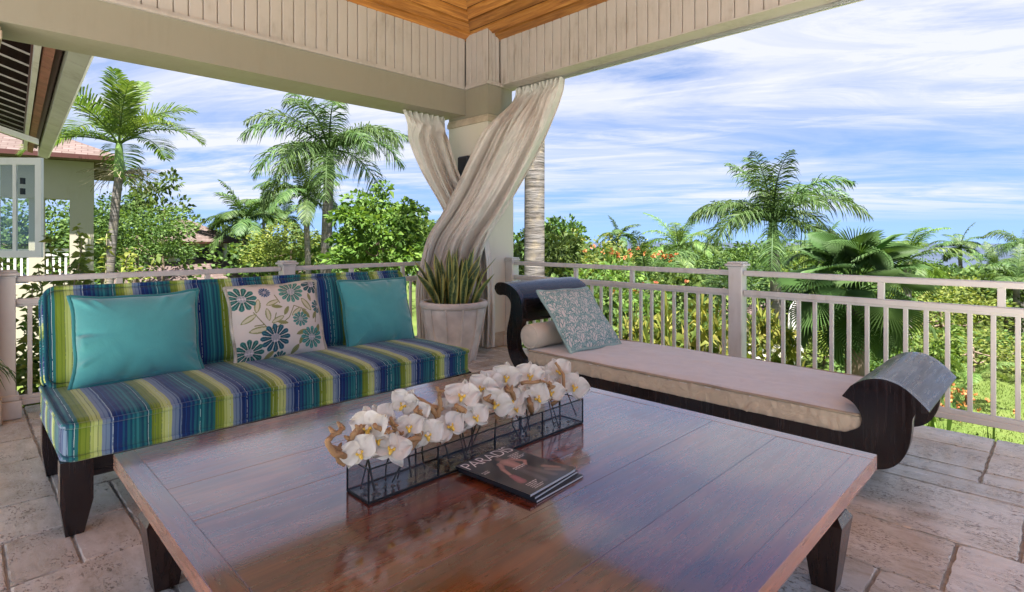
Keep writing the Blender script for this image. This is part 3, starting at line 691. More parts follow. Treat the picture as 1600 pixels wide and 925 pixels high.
def paint_floral(u, v):
    n = len(u); c = np.tile(np.array((.60, .545, .47)), (n, 1)); px, py = u * .55, v * .50
    def blend(mask, col): c[mask] = col
    ol = (.17, .17, .055); ol2 = (.24, .25, .10)
    # stems and leaves
    for (x0, y0, x1, y1) in ((.36, .33, .20, .62), (.36, .33, .44, .58), (.36, .33, .58, .50), (.58, .50, .66, .66), (.66, .66, .80, .58), (.50, .72, .46, .84), (.80, .30, .72, .20), (.90, .40, .95, .62), (.20, .44, .30, .44)):
        ax, ay, bx, by = x0 * .55, y0 * .5, x1 * .55, y1 * .5; t = np.clip(((px - ax) * (bx - ax) + (py - ay) * (by - ay)) / ((bx - ax) ** 2 + (by - ay) ** 2), 0, 1)
        blend(np.hypot(px - ax - t * (bx - ax), py - ay - t * (by - ay)) < .0028, ol)
    for (x, y, a, L) in ((.25, .70, 75, .05), (.15, .54, 30, .05), (.35, .57, 95, .045), (.24, .38, 5, .06), (.45, .49, 25, .045), (.50, .44, -15, .035), (.42, .73, 20, .045), (.46, .67, -10, .035), (.82, .66, -60, .055), (.68, .57, 35, .045), (.79, .53, -55, .04), (.71, .28, 20, .04), (.70, .18, 60, .035), (.33, .04, 40, .04), (.62, .06, 50, .04), (.92, .30, 70, .04), (.88, .76, 100, .03), (.56, .60, 60, .035), (.90, .50, 60, .03)):
        ca, sa = math.cos(R(a)), math.sin(R(a)); dx, dy = px - x * .55, py - y * .5; s = (dx * ca + dy * sa) / L; q = (-dx * sa + dy * ca) / L
        wd = .38 * np.clip(1 - s ** 2, 0, 1) ** .8; ins = (np.abs(s) < 1) & (np.abs(q) < wd); blend(ins, ol2)
        if L > .04: blend((np.abs(s) < .8) & (np.abs(q) < wd * .55), (.52, .48, .33))
        else: blend(ins & (np.abs(q) < .05), ol)
    for (x, y, r, col, pet, ph) in ((.40, .25, .092, (.018, .085, .145), 12, .2), (.11, .82, .085, (.03, .13, .14), 11, 0), (.36, .885, .036, (.05, .10, .22), 14, 0), (.66, .87, .082, (.07, .21, .21), 13, .5), (.71, .46, .052, (.05, .19, .21), 11, .1), (.83, .20, .075, (.06, .22, .23), 12, .8), (.12, .11, .085, (.025, .12, .13), 12, .3), (.93, .95, .07, (.02, .08, .11), 10, 0), (.98, .62, .05, (.03, .12, .16), 10, 0), (.45, -.02, .045, (.02, .10, .14), 10, 0)):
        dx, dy = px - x * .55, py - y * .5; d = np.hypot(dx, dy); th = np.arctan2(dy, dx) * pet / 2 + ph; k = np.abs(np.cos(th)); e = r * (.62 + .38 * k ** .5)
        col = (col[0] * .8, col[1] * .8, col[2] * .62); m = (d < e) & (k > .28); blend(m, col); blend(m & (k > .985) & (d > r * .45), tuple(min(1, q * 2.2 + .06) for q in col)); blend(m & (d > e * .86), tuple(q * 1.6 for q in col))
        cz = (d < r * .30); sp_ = (np.sin(px * 1500) * np.sin(py * 1500) > -.1); blend(cz & sp_, (.58, .52, .52)); blend(cz & ~sp_, col)
    return c
def paint_coral(u, v):
    n = len(u); px, py = u * .5, v * .5; c = np.tile(np.array((.62, .585, .53)), (n, 1)); rg = random.Random(5); segs = []
    def grow(x, y, a, L, depth):
        x2, y2 = x + L * math.cos(a), y + L * math.sin(a); segs.append((x, y, x2, y2, 0.0009 + .00035 * depth))
        if depth > 0:
            for da in ([-.42, .42] if depth > 1 else [-.5, .1, .55]): grow(x2, y2, a + da + rg.uniform(-.15, .15), L * rg.uniform(.66, .82), depth - 1)
    for j in range(8):
        for i in range(6):
            x = (i + .5 * (j % 2)) * .105 - .03 + rg.uniform(-.012, .012); y = j * .072 - .06 + rg.uniform(-.012, .012)
            for a in (-.9, -.3, .3, .9): grow(x, y, PI / 2 + a + rg.uniform(-.1, .1), .034, 4)
    for k, (ax, ay, bx, by, w) in enumerate(segs):
        t = np.clip(((px - ax) * (bx - ax) + (py - ay) * (by - ay)) / ((bx - ax) ** 2 + (by - ay) ** 2 + 1e-9), 0, 1); m = np.hypot(px - ax - t * (bx - ax), py - ay - t * (by - ay)) < w * 1.25
        c[m] = (.12, .265, .25) if k % 3 else (.24, .38, .35)
    return c
PB = .457
lean = Vector((0, .30, .95))
pillow('pillow', 'large plain turquoise pillow with corded edge at the open end of the sofa', .58, .47, .21, (.675, 3.41, PB - .005), (1, -.07, 0), (-.02, .30, .95), M['teal'], M['tealdark'], None, 90, .022, 1, .09)
pillow('pillow', 'pillow printed with teal daisies and olive leaves in the middle of the sofa', .56, .47, .15, (1.42, 3.415, PB + .004), (1, .0, .02), (-.01, .32, .95), M['print'], M['floral_cord'], paint_floral, 230, .006, 2, .045)
pillow('pillow', 'plain turquoise pillow beside the potted snake plant end of the sofa', .53, .47, .20, (2.12, 3.415, PB - .006), (1, -.03, 0), (0, .30, .95), M['teal'], M['tealdark'], None, 90, .018, 3, .05)

# ================================================================== DAYBED
DX0, DX1 = 2.9, 3.73
def build_daybed():
    t = thing('daybed', 'dark wooden scroll-ended daybed with a sand coloured mattress', 'daybed', (3.315, 1.75, 0))
    hw = (DX1 - DX0) / 2; Y0 = 1.75
    head_out = [(3.09, .812), (3.075, .79), (3.06, .775), (3.03, .768), (2.99, .772), (2.955, .765), (2.925, .74), (2.913, .70), (2.925, .62), (2.95, .53), (2.955, .45), (2.945, .37), (2.915, .30), (2.86, .24), (2.78, .205), (2.66, .195)]
    head_in = [(3.088, .835), (3.065, .857), (3.03, .866), (2.98, .864), (2.92, .848), (2.86, .815), (2.82, .77), (2.797, .71), (2.79, .64), (2.80, .57), (2.835, .50), (2.845, .44), (2.83, .38), (2.79, .335), (2.74, .31), (2.66, .30)]
    foot_in = [(.86, .30), (.74, .30), (.70, .315), (.665, .34), (.655, .375), (.66, .40), (.68, .435), (.705, .455), (.735, .467)]
    foot_out = [(.70, .52), (.66, .55), (.62, .567), (.575, .573), (.53, .565), (.49, .545), (.455, .515), (.425, .485), (.407, .462), (.425, .455), (.45, .448), (.465, .42), (.468, .37), (.475, .31), (.495, .25), (.525, .205), (.57, .175), (.63, .165), (.75, .18), (.86, .195)]
    def sm(p): return [(q.x, q.y) for q in catmull([Vector((a, b, 0)) for a, b in p], 4)]
    ho, hi, fi, fo = sm(head_out), sm(head_in), sm(foot_in), sm(foot_out)
    def side(xa, xb):
        b = MB()
        # strips between the matching outlines, so the curved panels stay clean
        def strip(A, B):
            n = len(A); V = []
            for x in (xa, xb): V += [(x, a - Y0, z) for a, z in A] + [(x, a - Y0, z) for a, z in B]
            f = []
            for i in range(n - 1):
                f += [(i, i + 1, n + i + 1, n + i), (2 * n + i, 3 * n + i, 3 * n + i + 1, 2 * n + i + 1), (i, 2 * n + i, 2 * n + i + 1, i + 1), (n + i, n + i + 1, 3 * n + i + 1, 3 * n + i)]
            f += [(0, n, 3 * n, 2 * n), (n - 1, 3 * n - 1, 4 * n - 1, 2 * n - 1)]
            b.add(V, f)
        def resamp(P, n):
            P = [Vector((*p, 0)) for p in P]; L = [0]
            for i in range(1, len(P)): L.append(L[-1] + (P[i] - P[i - 1]).length)
            o = []
            for k in range(n):
                s = L[-1] * k / (n - 1); i = max(j for j in range(len(L)) if L[j] <= s + 1e-9); i = min(i, len(P) - 2); q = (s - L[i]) / max(1e-9, L[i + 1] - L[i]); p = P[i].lerp(P[i + 1], q); o.append((p.x, p.y))
            return o
        strip(ho, hi)
        strip([(2.66, .195), (.86, .195)], [(2.66, .30), (.86, .30)])
        poly = fi + fo
        b.prism([(y - Y0, z) for y, z in poly], 0, xa, xb)
        return b
    side(-hw, -hw + .045).obj('side_panel', M['dark'], t, 35); side(hw - .045, hw).obj('side_panel', M['dark'], t, 35)
    # rolled head board and rolled foot, sheets of veneer between the panels
    def sheet(P, th, xa, xb, name, flip=1):
        P = [Vector((0, a - Y0, z)) for a, z in P]; n = len(P); In = []
        for i, p in enumerate(P):
            d = (P[min(i + 1, n - 1)] - P[max(i - 1, 0)]).normalized(); nn = Vector((0, -d.z, d.y)) * flip; In.append(p + nn * th)
        V = []
        for x in (xa, xb): V += [(x, p.y, p.z) for p in P] + [(x, p.y, p.z) for p in In]
        f = []
        for i in range(n - 1): f += [(i, i + 1, n + i + 1, n + i), (2 * n + i, 3 * n + i, 3 * n + i + 1, 2 * n + i + 1), (i, 2 * n + i, 2 * n + i + 1, i + 1), (n + i, n + i + 1, 3 * n + i + 1, 3 * n + i)]
        f += [(0, n, 3 * n, 2 * n), (n - 1, 3 * n - 1, 4 * n - 1, 2 * n - 1)]
        return MB().add(V, f).obj(name, M['darkX'], t, 35)
    lo = [p for p in hi if p[1] > .60 or p[0] > 2.86]
    sheet(hi[0:36], .028, -hw + .044, hw - .044, 'headboard', 1)
    sheet([(2.835, .53), (2.84, .505)], .03, -hw + .044, hw - .044, 'cross_bar', 1)
    roll = fi[-1:] + fo[:34]
    b = MB(); b.prism([(y - Y0, z) for y, z in roll + [(.43, .452), (.48, .46), (.52, .475), (.58, .485), (.66, .48)]], 0, -hw + .044, hw - .044); b.obj('foot_roll', M['darkX'], t, 35)
    MB().box(-hw + .045, hw - .045, .80 - Y0, 2.70 - Y0, .225, .268).obj('slat_base', M['darkX'], t)
    for y in (.74, 2.62):
        for x in (-.02, hw - .12):
            MB().box(x, x + .075, y - Y0 - .03, y - Y0 + .03, 0.001, .225, .004).obj('leg', M['dark'], t)
    def fn(c):
        sx = abs(c.x) / (hw - .012)
        if sx > .93: c.x += math.copysign(.014 * (noise.noise((c.y * 13 + c.z * 14, c.z * 9, 1)) + .6 * noise.noise((c.y * 30 - c.z * 20, c.z * 12, 4))), c.x) * min(1, (sx - .93) * 20)
        if c.z > .02: c.z += .011 * noise.noise((c.x * 5, c.y * 1.6, 3)) + .0045 * noise.noise((c.x * 16 + c.y * 3, c.y * 4, 5))
        return c
    hy = (2.76 - .655) / 2; yc = (2.76 + .655) / 2 - Y0
    v, f = puffbox(hw - .012, hy, .058, .03, (.006, .006, .014), (60, 200, 10), .003, 3, fn)
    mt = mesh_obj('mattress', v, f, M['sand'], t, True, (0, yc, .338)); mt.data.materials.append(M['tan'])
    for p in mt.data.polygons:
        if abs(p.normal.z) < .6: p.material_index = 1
    P = [(x, y, .052 + noise.noise((x * 5, y * 5, 2)) * .004) for x, y in loop_rect(hw - .007, hy + .004, .04)]
    MB().tube(P, .008, 6, closed=True).obj('piping', M['tancord'], mt, True)
build_daybed()
def build_bolster():
    t = thing('bolster', 'round cream bolster lying at the head of the daybed', 'bolster', (3.30, 2.735, .489)); prof = []; n = 40; L = .40; r = .088
    rows = [(-L - .0, .0), (-L - .004, .02), (-L - .002, .05), (-L + .006, .072), (-L + .022, .085)] + [(-L + .03 + (2 * L - .06) * k / 10, r + .002 * math.sin(k * 2.2)) for k in range(11)] + [(L - .022, .085), (L - .006, .072), (L + .002, .05), (L, 0)]
    V = []
    for i, (x, rr_) in enumerate(rows):
        for k in range(n):
            a = 2 * PI * k / n; q = rr_ * (1 + (.05 * math.sin(a * 13) if (i in (1, 2, 3) or i in (len(rows) - 2, len(rows) - 3)) else 0)); V.append((x, q * math.cos(a), q * math.sin(a)))
    mesh_obj('cover', V, grid_faces(n, len(rows), True), M['bolster'], t, True)
    for s in (-1, 1): MB().tube([(s * (L - .012), .081 * math.cos(2 * PI * k / 32), .081 * math.sin(2 * PI * k / 32)) for k in range(32)], .005, 6, closed=True).obj('piping', M['bolster'], t, True)
build_bolster()
pillow('pillow', 'sage green coral patterned pillow leaning on the daybed headboard', .53, .52, .13, (3.245, 2.385, .412), (1, -.10, -.01), (-.10, .36, .40), M['print'], M['coral_cord'], paint_coral, 260, .004, 4, .03)

# ================================================================== COFFEE TABLE
TZ = .45; TX0, TX1, TY0, TY1 = .38, 2.25, .462, 2.335
def build_table():
    t = thing('coffee_table', 'large square dark red wooden coffee table with a planked top', 'table', ((TX0 + TX1) / 2, (TY0 + TY1) / 2, 0)); cx, cy = t.location.x, t.location.y
    a, b = (TX1 - TX0) / 2, (TY1 - TY0) / 2; e = .06; th = .052
    # border of the top, mitred by butting, then single boards
    def tb(x0, x1, y0, y1, mat, dz=0):
        cxm, cym = (x0 + x1) / 2, (y0 + y1) / 2; w, h = (x1 - x0) / 2 - .0001, (y1 - y0) / 2 - .0001
        MB().box(-w, w, -h, h, -th, 0, .0009).obj('board', mat, t, False, (cxm, cym, TZ + dz))
    tb(-a, -a + e, -b, b, M['tableY']); tb(a - e, a, -b, b, M['tableY'], .0003)
    tb(-a + e, a - e, -b, -b + e, M['table']); tb(-a + e, a - e, b - e, b, M['table'], .0002)
    ys = [-b + e, .773 - cy, 1.025 - cy, 1.33 - cy, 1.635 - cy, 1.893 - cy, b - e]
    for k in range(len(ys) - 1): tb(-a + e, a - e, ys[k], ys[k + 1], M['table'], -.0006 + .0004 * (k % 3))
    MB().box(-a + .12, a - .12, -b + .12, -b + .15, TZ - .12, TZ - th - .001).box(-a + .12, a - .12, b - .15, b - .12, TZ - .12, TZ - th - .001).box(-a + .12, -a + .15, -b + .15, b - .15, TZ - .12, TZ - th - .001).box(a - .15, a - .12, -b + .15, b - .15, TZ - .12, TZ - th - .001).obj('apron', M['tableleg'], t)
    for sx in (-1, 1):
        for sy in (-1, 1):
            x, y = sx * (a - .125), sy * (b - .125); L = MB()
            rings = [(0.001, .036), (.03, .040), (.238, .066), (.262, .050), (.263, .040), (.283, .040), (.284, .048), (.306, .064), (TZ - th - .001, .064)]; V = []
            for z, h in rings:
                for p, q in ((-1, -1), (1, -1), (1, 1), (-1, 1)): V.append((x + p * h, y + q * h, z))
            f = [(3, 2, 1, 0), tuple(4 * (len(rings) - 1) + i for i in range(4))]
            for k in range(len(rings) - 1):
                for i in range(4): f.append((4 * k + i, 4 * k + (i + 1) % 4, 4 * k + 4 + (i + 1) % 4, 4 * k + 4 + i))
            L.add(V, f).obj('leg', M['tableleg'], t)
build_table()

# glass trough and its orchids
VX0, VX1, VY0, VY1, VH = .815, 1.79, 1.385, 1.505, .098
def build_vase():
    t = thing('glass_trough', 'long smoky glass trough with black edges on the coffee table', 'vase', ((VX0 + VX1) / 2, (VY0 + VY1) / 2, TZ)); a, b = (VX1 - VX0) / 2, (VY1 - VY0) / 2
    for y in (-b, b): MB().box(-a, a, y - .001, y + .001, .004, VH).obj('pane', M['vaseglass'], t)
    for x in (-a, a): MB().box(x - .001, x + .001, -b + .0015, b - .0015, .004, VH).obj('pane', M['vaseglass'], t)
    MB().box(-a, a, -b, b, .001, .0035).obj('base', M['vaseglass'], t)
    e = MB(); r = .0021
    for y in (-b, b):
        for x in [-a, -a / 2, 0, a / 2, a]: e.box(x - r, x + r, y - r, y + r, .0035, VH)
        e.box(-a - r, a + r, y - r * 1.1, y + r * 1.1, .001, .007); e.box(-a - r, a + r, y - r * .6, y + r * .6, VH - .001, VH + .003)
    for x in (-a, a): e.box(x - r * 1.1, x + r * 1.1, -b, b, .0012, .0068); e.box(x - r * .6, x + r * .6, -b, b, VH - .0008, VH + .0028)
    e.obj('frame', M['lead'], t)
build_vase()
def petal_verts(L, Wd, cup=.2, ruff=.0, seed=0, nu=7, nv=7, r0=.08):
    V = []
    for j in range(nv):
        s = j / (nv - 1); wd = Wd * (math.sin(PI * (r0 + (1 - r0) * s) ** .8) ** .75 if s < 1 else .12) 
        for i in range(nu):
            q = 2 * i / (nu - 1) - 1; z = cup * L * (s * s * .55) - cup * L * .35 * q * q + ruff * math.sin(q * 5 + s * 7 + seed) * s
            V.append((q * wd * .5, L * s, z))
    return V, grid_faces(nu, nv)
def make_bloom_meshes():
    out = {}
    for nm, L, Wd, c in (('sepal', .052, .036, -.14), ('petal', .056, .070, -.24)):
        for k in range(3):
            v, f = petal_verts(L, Wd, c * (.6 + .5 * k), .0085, k * 2.1, 9, 9); me = bpy.data.meshes.new(nm); me.from_pydata(v, [], f); me.materials.append(M['petal']); me.polygons.foreach_set('use_smooth', [True] * len(f)); out[nm, k] = me
    b = MB(); b.tube([(0, 0, .002), (0, -.004, .012), (0, -.012, .020), (0, -.021, .021), (0, -.026, .016)], [.004, .0075, .008, .006, .002], 8)
    for s in (-1, 1): b.tube([(0, -.003, .007), (s * .010, -.001, .014), (s * .013, .004, .021)], [.004, .006, .002], 7)
    me = bpy.data.meshes.new('lip'); me.from_pydata(b.v, [], b.f); me.materials.append(M['lip']); me.polygons.foreach_set('use_smooth', [True] * len(b.f)); out['lip'] = me
    b = MB().tube([(0, .002, .001), (0, .004, .012), (0, 0, .017)], [.006, .005, .003], 8); me = bpy.data.meshes.new('column'); me.from_pydata(b.v, [], b.f); me.materials.append(M['petal']); out['col'] = me
    return out
def build_orchids():
    t = thing('orchid_arrangement', 'row of white artificial orchids with driftwood set in the glass trough', 'flowers', ((VX0 + VX1) / 2, 1.445, TZ + .006)); ox, oy, oz = t.location
    ms = make_bloom_meshes(); rg = random.Random(8)
    # photo column, row, depth offset, scale
    B = [(577, 668, -.02, 1.15), (561, 706, -.05, 1.0), (612, 703, -.06, 1.05), (597, 655, .03, .95), (632, 632, .02, 1.0), (652, 646, -.02, .8), (668, 678, -.06, 1.0), (702, 668, -.05, 1.05), (722, 620, -.02, 1.15), (742, 652, -.06, .95),
         (754, 607, .01, 1.05), (776, 630, -.05, 1.1), (791, 589, .04, 1.05), (812, 606, .03, .9), (838, 622, -.05, 1.1), (828, 588, .0, 1.1), (826, 612, -.02, .9), (872, 580, .03, 1.1), (858, 600, .02, .9), (897, 604, -.04, 1.15), (805, 640, -.03, .8), (690, 640, .05, .8), (880, 596, .06, .9), (588, 690, -.03, .9), (640, 668, -.03, .9), (655, 655, .04, 1.0), (710, 645, .05, .95), (735, 630, .05, .9), (768, 596, .05, .95), (800, 625, -.01, .95), (848, 590, .05, 1.0), (862, 612, -.05, .95), (690, 660, .02, .9)]
    for i, (px, py, dy, sc) in enumerate(B):
        k = (px - CXP) / FPX; Y = 1.445 + dy; d = Y * math.sqrt(2) / (1 - k); X = d * (1 + k) / math.sqrt(2); Z = zat(py, d)
        f = Vector((-.45 + rg.uniform(-.5, .4), -.8 + rg.uniform(-.2, .3), .35 + rg.uniform(-.35, .35))).normalized(); q = f.to_track_quat('Z', 'Y'); spin = Quaternion((0, 0, 1), R(rg.uniform(-35, 35)))
        bl = obj_from('bloom', ms['col'], t, (X - ox, Y - oy, Z - oz)); bl.rotation_mode = 'QUATERNION'; bl.rotation_quaternion = q @ spin; bl.scale = (sc * 1.03,) * 3
        for a in (0, 128, 232): obj_from('sepal', ms['sepal', rg.randrange(3)], bl, (0, 0, -.001), (R(rg.uniform(-14, 6)), 0, R(a + rg.uniform(-8, 8))))
        for a in (68, -68): obj_from('petal', ms['petal', rg.randrange(3)], bl, (0, 0, .002), (R(rg.uniform(-8, 16)), R(rg.uniform(-10, 10)), R(a + rg.uniform(-6, 6))))
        obj_from('lip', ms['lip'], bl, None, None, (.72,) * 3)
        if i % 2 == 0:
            e = Vector((X - ox + rg.uniform(-.05, .05), rg.uniform(-.03, .03), .004)); s0 = Vector((X - ox, Y - oy, Z - oz)) - f * .006
            s0c = Vector((s0.x, max(-.045, min(.045, s0.y * .5)), max(.07, s0.z * .6)))
            MB().tube(catmull([s0, s0c, e], 5), .0026, 6).obj('stem', M['stem'], t, True)
    def branch(pts, r, nub=4):
        P = catmull(pts, 7); n = len(P); rr_ = [r * (1 - .45 * i / n) * (1 + .22 * noise.noise((i * .5, r * 90, 1))) for i in range(n)]
        P = [p + Vector(noise.noise_vector((i * .35, 3, pts[0][0] * 9))) * .006 for i, p in enumerate(P)]
        b = MB().tube(P, rr_, 9)
        for k in range(nub):
            i = rg.randrange(2, n - 1); dv = Vector((rg.uniform(-1, 1), rg.uniform(-1, 1), rg.uniform(.1, 1))).normalized(); b.tube([P[i], P[i] + dv * r * 1.3, P[i] + dv * r * 2.3], [r * .75, r * .55, r * .25], 7)
        b.obj('driftwood', M['drift'], t, True)
    def W(px, py, Y):
        k = (px - CXP) / FPX; d = Y * math.sqrt(2) / (1 - k); return (d * (1 + k) / math.sqrt(2) - ox, Y - oy, zat(py, d) - oz)
    branch([W(600, 672, 1.47), W(570, 668, 1.44), W(545, 705, 1.42), W(528, 712, 1.40), W(512, 692, 1.40), W(524, 676, 1.41), W(538, 668, 1.42)], .011, 6)
    branch([W(545, 705, 1.42), W(553, 680, 1.40), W(566, 664, 1.40)], .010, 3)
    branch([W(690, 690, 1.44), W(682, 650, 1.43), W(668, 632, 1.43), W(655, 622, 1.44)], .010, 3)
    branch([W(684, 655, 1.43), W(688, 630, 1.42), W(684, 604, 1.42)], .009, 3)
    branch([W(690, 640, 1.43), W(668, 632, 1.45), W(650, 622, 1.46)], .008, 2)
    branch([W(640, 700, 1.40), W(655, 684, 1.39), W(630, 690, 1.38)], .011, 4)
    branch([W(805, 640, 1.44), W(800, 615, 1.42), W(788, 608, 1.42)], .011, 4)
    branch([W(815, 600, 1.40), W(840, 597, 1.39), W(862, 598, 1.40)], .008, 3)
    branch([W(862, 632, 1.42), W(880, 612, 1.40), W(878, 582, 1.43), W(868, 566, 1.45)], .009, 3)
    for q_ in range(9):
        u_ = 545 + 40 * q_ + rg.uniform(-12, 12); v_ = 706 - .27 * (u_ - 545) + rg.uniform(-18, 6); branch([W(u_, v_ + 14, 1.42), W(u_ + rg.uniform(-14, 14), v_, 1.40 + rg.uniform(-.03, .04)), W(u_ + rg.uniform(-22, 22), v_ - rg.uniform(8, 26), 1.41 + rg.uniform(-.04, .05))], rg.uniform(.008, .013), 5)
    branch([W(740, 640, 1.44), W(735, 615, 1.43), W(738, 604, 1.44)], .008, 2)
    for px in (583, 640, 735, 815, 880):
        x, y, z = W(px, 700, 1.445); MB().tube([(x, rg.uniform(-.03, .03), .002), (x + rg.uniform(-.02, .02), rg.uniform(-.03, .03), .11)], .0032, 6).obj('stem', M['stem'], t)
    rb = MB()
    for k in range(40):
        x, y = rg.uniform(VX0 + .02, VX1 - .02) - ox, rg.uniform(-.045, .045); r = rg.uniform(.007, .013)
        v = [(x + r * a * rg.uniform(.8, 1.2), y + r * b_ * rg.uniform(.8, 1.2), r * .5 + r * c * .5) for a, b_, c in ((1, 0, 0), (-1, 0, 0), (0, 1, 0), (0, -1, 0), (0, 0, 1), (0, 0, -1))]
        rb.add(v, [(0, 2, 4), (2, 1, 4), (1, 3, 4), (3, 0, 4), (2, 0, 5), (1, 2, 5), (3, 1, 5), (0, 3, 5)])
    o = rb.obj('pebbles', M['pebble'], t, True); o['kind'] = 'stuff'
build_orchids()

# magazines
def paint_cover(u, v):
    n = len(u); c = np.tile(np.array((.030, .030, .034)), (n, 1)); x, y = u * .23, v * .305
    c += (np.sin(x * 40 + y * 25)[:, None] * .006)
    def cap(ax, ay, bx, by, r0, r1, col, var=.35):
        t = np.clip(((x - ax) * (bx - ax) + (y - ay) * (by - ay)) / ((bx - ax) ** 2 + (by - ay) ** 2 + 1e-9), 0, 1); dd = np.hypot(x - ax - t * (bx - ax), y - ay - t * (by - ay)); r = r0 + (r1 - r0) * t
        m = dd < r; sh = 1 - var * np.abs(np.sin(x * 260 + y * 190)) * .8; c[m] = np.array(col) * sh[m, None] * (1.1 - .5 * (dd[m] / r[m])[:, None])
    sk = (.50, .27, .22); sk2 = (.40, .21, .18); gr = (.22, .19, .18)
    cap(.128, .236, .128, .226, .013, .012, (.20, .11, .09)); cap(.080, .268, .083, .258, .010, .009, (.16, .05, .07))
    cap(.100, .203, .156, .203, .012, .013, sk); cap(.128, .200, .128, .140, .024, .017, sk)
    cap(.156, .203, .176, .165, .010, .008, sk2); cap(.176, .165, .150, .138, .007, .006, sk)
    cap(.100, .203, .076, .170, .010, .008, sk2); cap(.076, .170, .060, .120, .008, .006, sk)
    cap(.119, .130, .104, .030, .018, .012, (.10, .095, .11)); cap(.138, .130, .156, .030, .018, .012, (.13, .11, .11)); cap(.120, .136, .138, .136, .014, .014, (.12, .10, .11))
    cap(.06, .115, .052, .075, .012, .016, (.34, .13, .15)); cap(.185, .09, .205, .050, .012, .009, (.30, .18, .15)); cap(.17, .07, .2, .03, .010, .012, (.22, .16, .14))
    # columns of cover lines too small to read
    for (cx, cy, w, rows) in ((.165, .228, .055, 5), (.10, .150, .06, 2), (.04, .05, .05, 5), (.012, .20, .03, 2)):
        for r in range(rows):
            m = (x > cx) & (x < cx + w * (1 - .18 * (r % 3))) & (np.abs(y - cy + r * .0085) < .0022) & (np.sin(x * 1700 + r * 9) > -.35); c[m] = (.66, .62, .6)
    return np.clip(c, 0, 1)
def magazine(label, cx, cy, z, rz, w, h, th, cover):
    t = thing('magazine', label, 'magazine', (cx, cy, z), (0, 0, R(rz)), 'magazines stacked on the coffee table')
    MB().box(-w / 2 + .001, w / 2 - .002, -h / 2 + .001, h / 2 - .001, .0008, th - .0008).obj('pages', M['paper'], t)
    b = MB().box(-w / 2, w / 2, -h / 2, h / 2, 0, .0007).box(-w / 2 - .0008, -w / 2 + .0005, -h / 2, h / 2, .0007, th - .0007); b.obj('back_cover', M['magdark'], t)
    if cover:
        nu, nv = 110, 146; V = []; U_ = []; V_ = []
        for j in range(nv):
            for i in range(nu):
                u, v = i / (nu - 1), j / (nv - 1); lift = .004 * max(0, (u - .75) / .25) ** 2 * max(0, (.3 - v) / .3); V.append((-w / 2 + w * u, -h / 2 + h * v, th + lift)); U_.append(u); V_.append(v)
        o = mesh_obj('front_cover', V, grid_faces(nu, nv), M['cover'], t, True); set_print(o, paint_cover(np.array(U_), np.array(V_)))
        cu = bpy.data.curves.new('title', 'FONT'); cu.body = 'PARADIS'; cu.size = .062; cu.align_x = 'CENTER'; cu.space_character = .9; cu.offset = -.0006
        tmp = bpy.data.objects.new('title', cu); COL.objects.link(tmp); bpy.context.view_layer.update(); me = bpy.data.meshes.new_from_object(tmp.evaluated_get(bpy.context.evaluated_depsgraph_get())); bpy.data.objects.remove(tmp)
        xs = [q.co.x for q in me.vertices]; ys = [q.co.y for q in me.vertices]; sx = (w * .93) / (max(xs) - min(xs)); sy = .048 / (max(ys) - min(ys))
        for q in me.vertices: q.co = ((q.co.x - (max(xs) + min(xs)) / 2) * sx, (q.co.y - min(ys)) * sy, 0)
        me.materials.append(M['inkwhite']); obj_from('title', me, o, (0, h / 2 - .058, th + .0006))
    else: MB().box(-w / 2, w / 2, -h / 2, h / 2, th - .0007, th).obj('front_cover', M['magdark'], t)
magazine('dark magazine at the bottom of the stack on the coffee table', 1.262, 1.215, TZ + .001, 3, .23, .305, .007, False)
magazine('middle magazine of the stack beside the glass trough', 1.252, 1.225, TZ + .0085, 6.5, .23, .30, .007, False)
magazine('topmost glossy magazine, dark cover titled PARADIS with a pinkish figure', 1.247, 1.232, TZ + .016, 4.5, .23, .305, .008, True)

# ================================================================== CURTAINS
def curtain(name, label, rows, nfold, amp, nu=150, seed=0, sway=.0):
    """rows: (left point, right point, fold depth) from the track to the hem; folds run along the cloth"""
    t = thing(name, label, 'curtain'); A = catmull([r[0] for r in rows], 12); B = catmull([r[1] for r in rows], 12); D = catmull([(r[2], 0, 0) for r in rows], 12); V = []; nv = len(A)
    for j in range(nv):
        a, b, am = A[j], B[j], D[j].x; ax = b - a; s = j / (nv - 1); nrm = Vector((-ax.y, ax.x, 0)).normalized()
        if nrm.dot(Vector((-1, -1, 0))) < 0: nrm = -nrm
        hd = max(0, 1 - s / .10)
        for i in range(nu):
            u = i / (nu - 1); uu = u + .05 * noise.noise((u * 3, s * 2.2, seed)); env = min(1, (u + .03) * 12, (1.03 - u) * 12)
            n1 = noise.noise((uu * nfold * .95, s * 1.1, seed + 1)); n2 = noise.noise((uu * nfold * 2.1 + s * .8, s * 1.5, seed + 5)); n3 = noise.noise((uu * nfold * 4.3 + s * 2.5, s * 2.6, seed + 7)); n4 = noise.noise((uu * 26 + s * 7, s * 9, seed + 3))
            f_ = 1.9 * (1 - 2.4 * abs(n1) ** .75) + .85 * (1 - 2.4 * abs(n2) ** .85) + .16 * n3
            pl = math.sin(u * nfold * 2 * 2 * PI) * 1.2
            f_ = f_ * (1 - hd) + pl * hd
            bag = noise.noise((u * 2.2 + s * 2, s * 3.1, seed + 8)) * .05 * math.sin(PI * s)
            p = a + ax * (u + .02 * n2) + nrm * (am * f_ * env + bag + n4 * .0035 * (1 - hd)) + Vector((0, 0, -.02 * n1 * s))
            V.append(p)
    o = mesh_obj('cloth', V, grid_faces(nu, nv), M['curtain'], t, True)
    so_ = o.modifiers.new('thickness', 'SOLIDIFY'); so_.thickness = .003
    return t
def wp(px, py, d): x, y = ground_xy(px, d); return Vector((x, y, zat(py, d)))
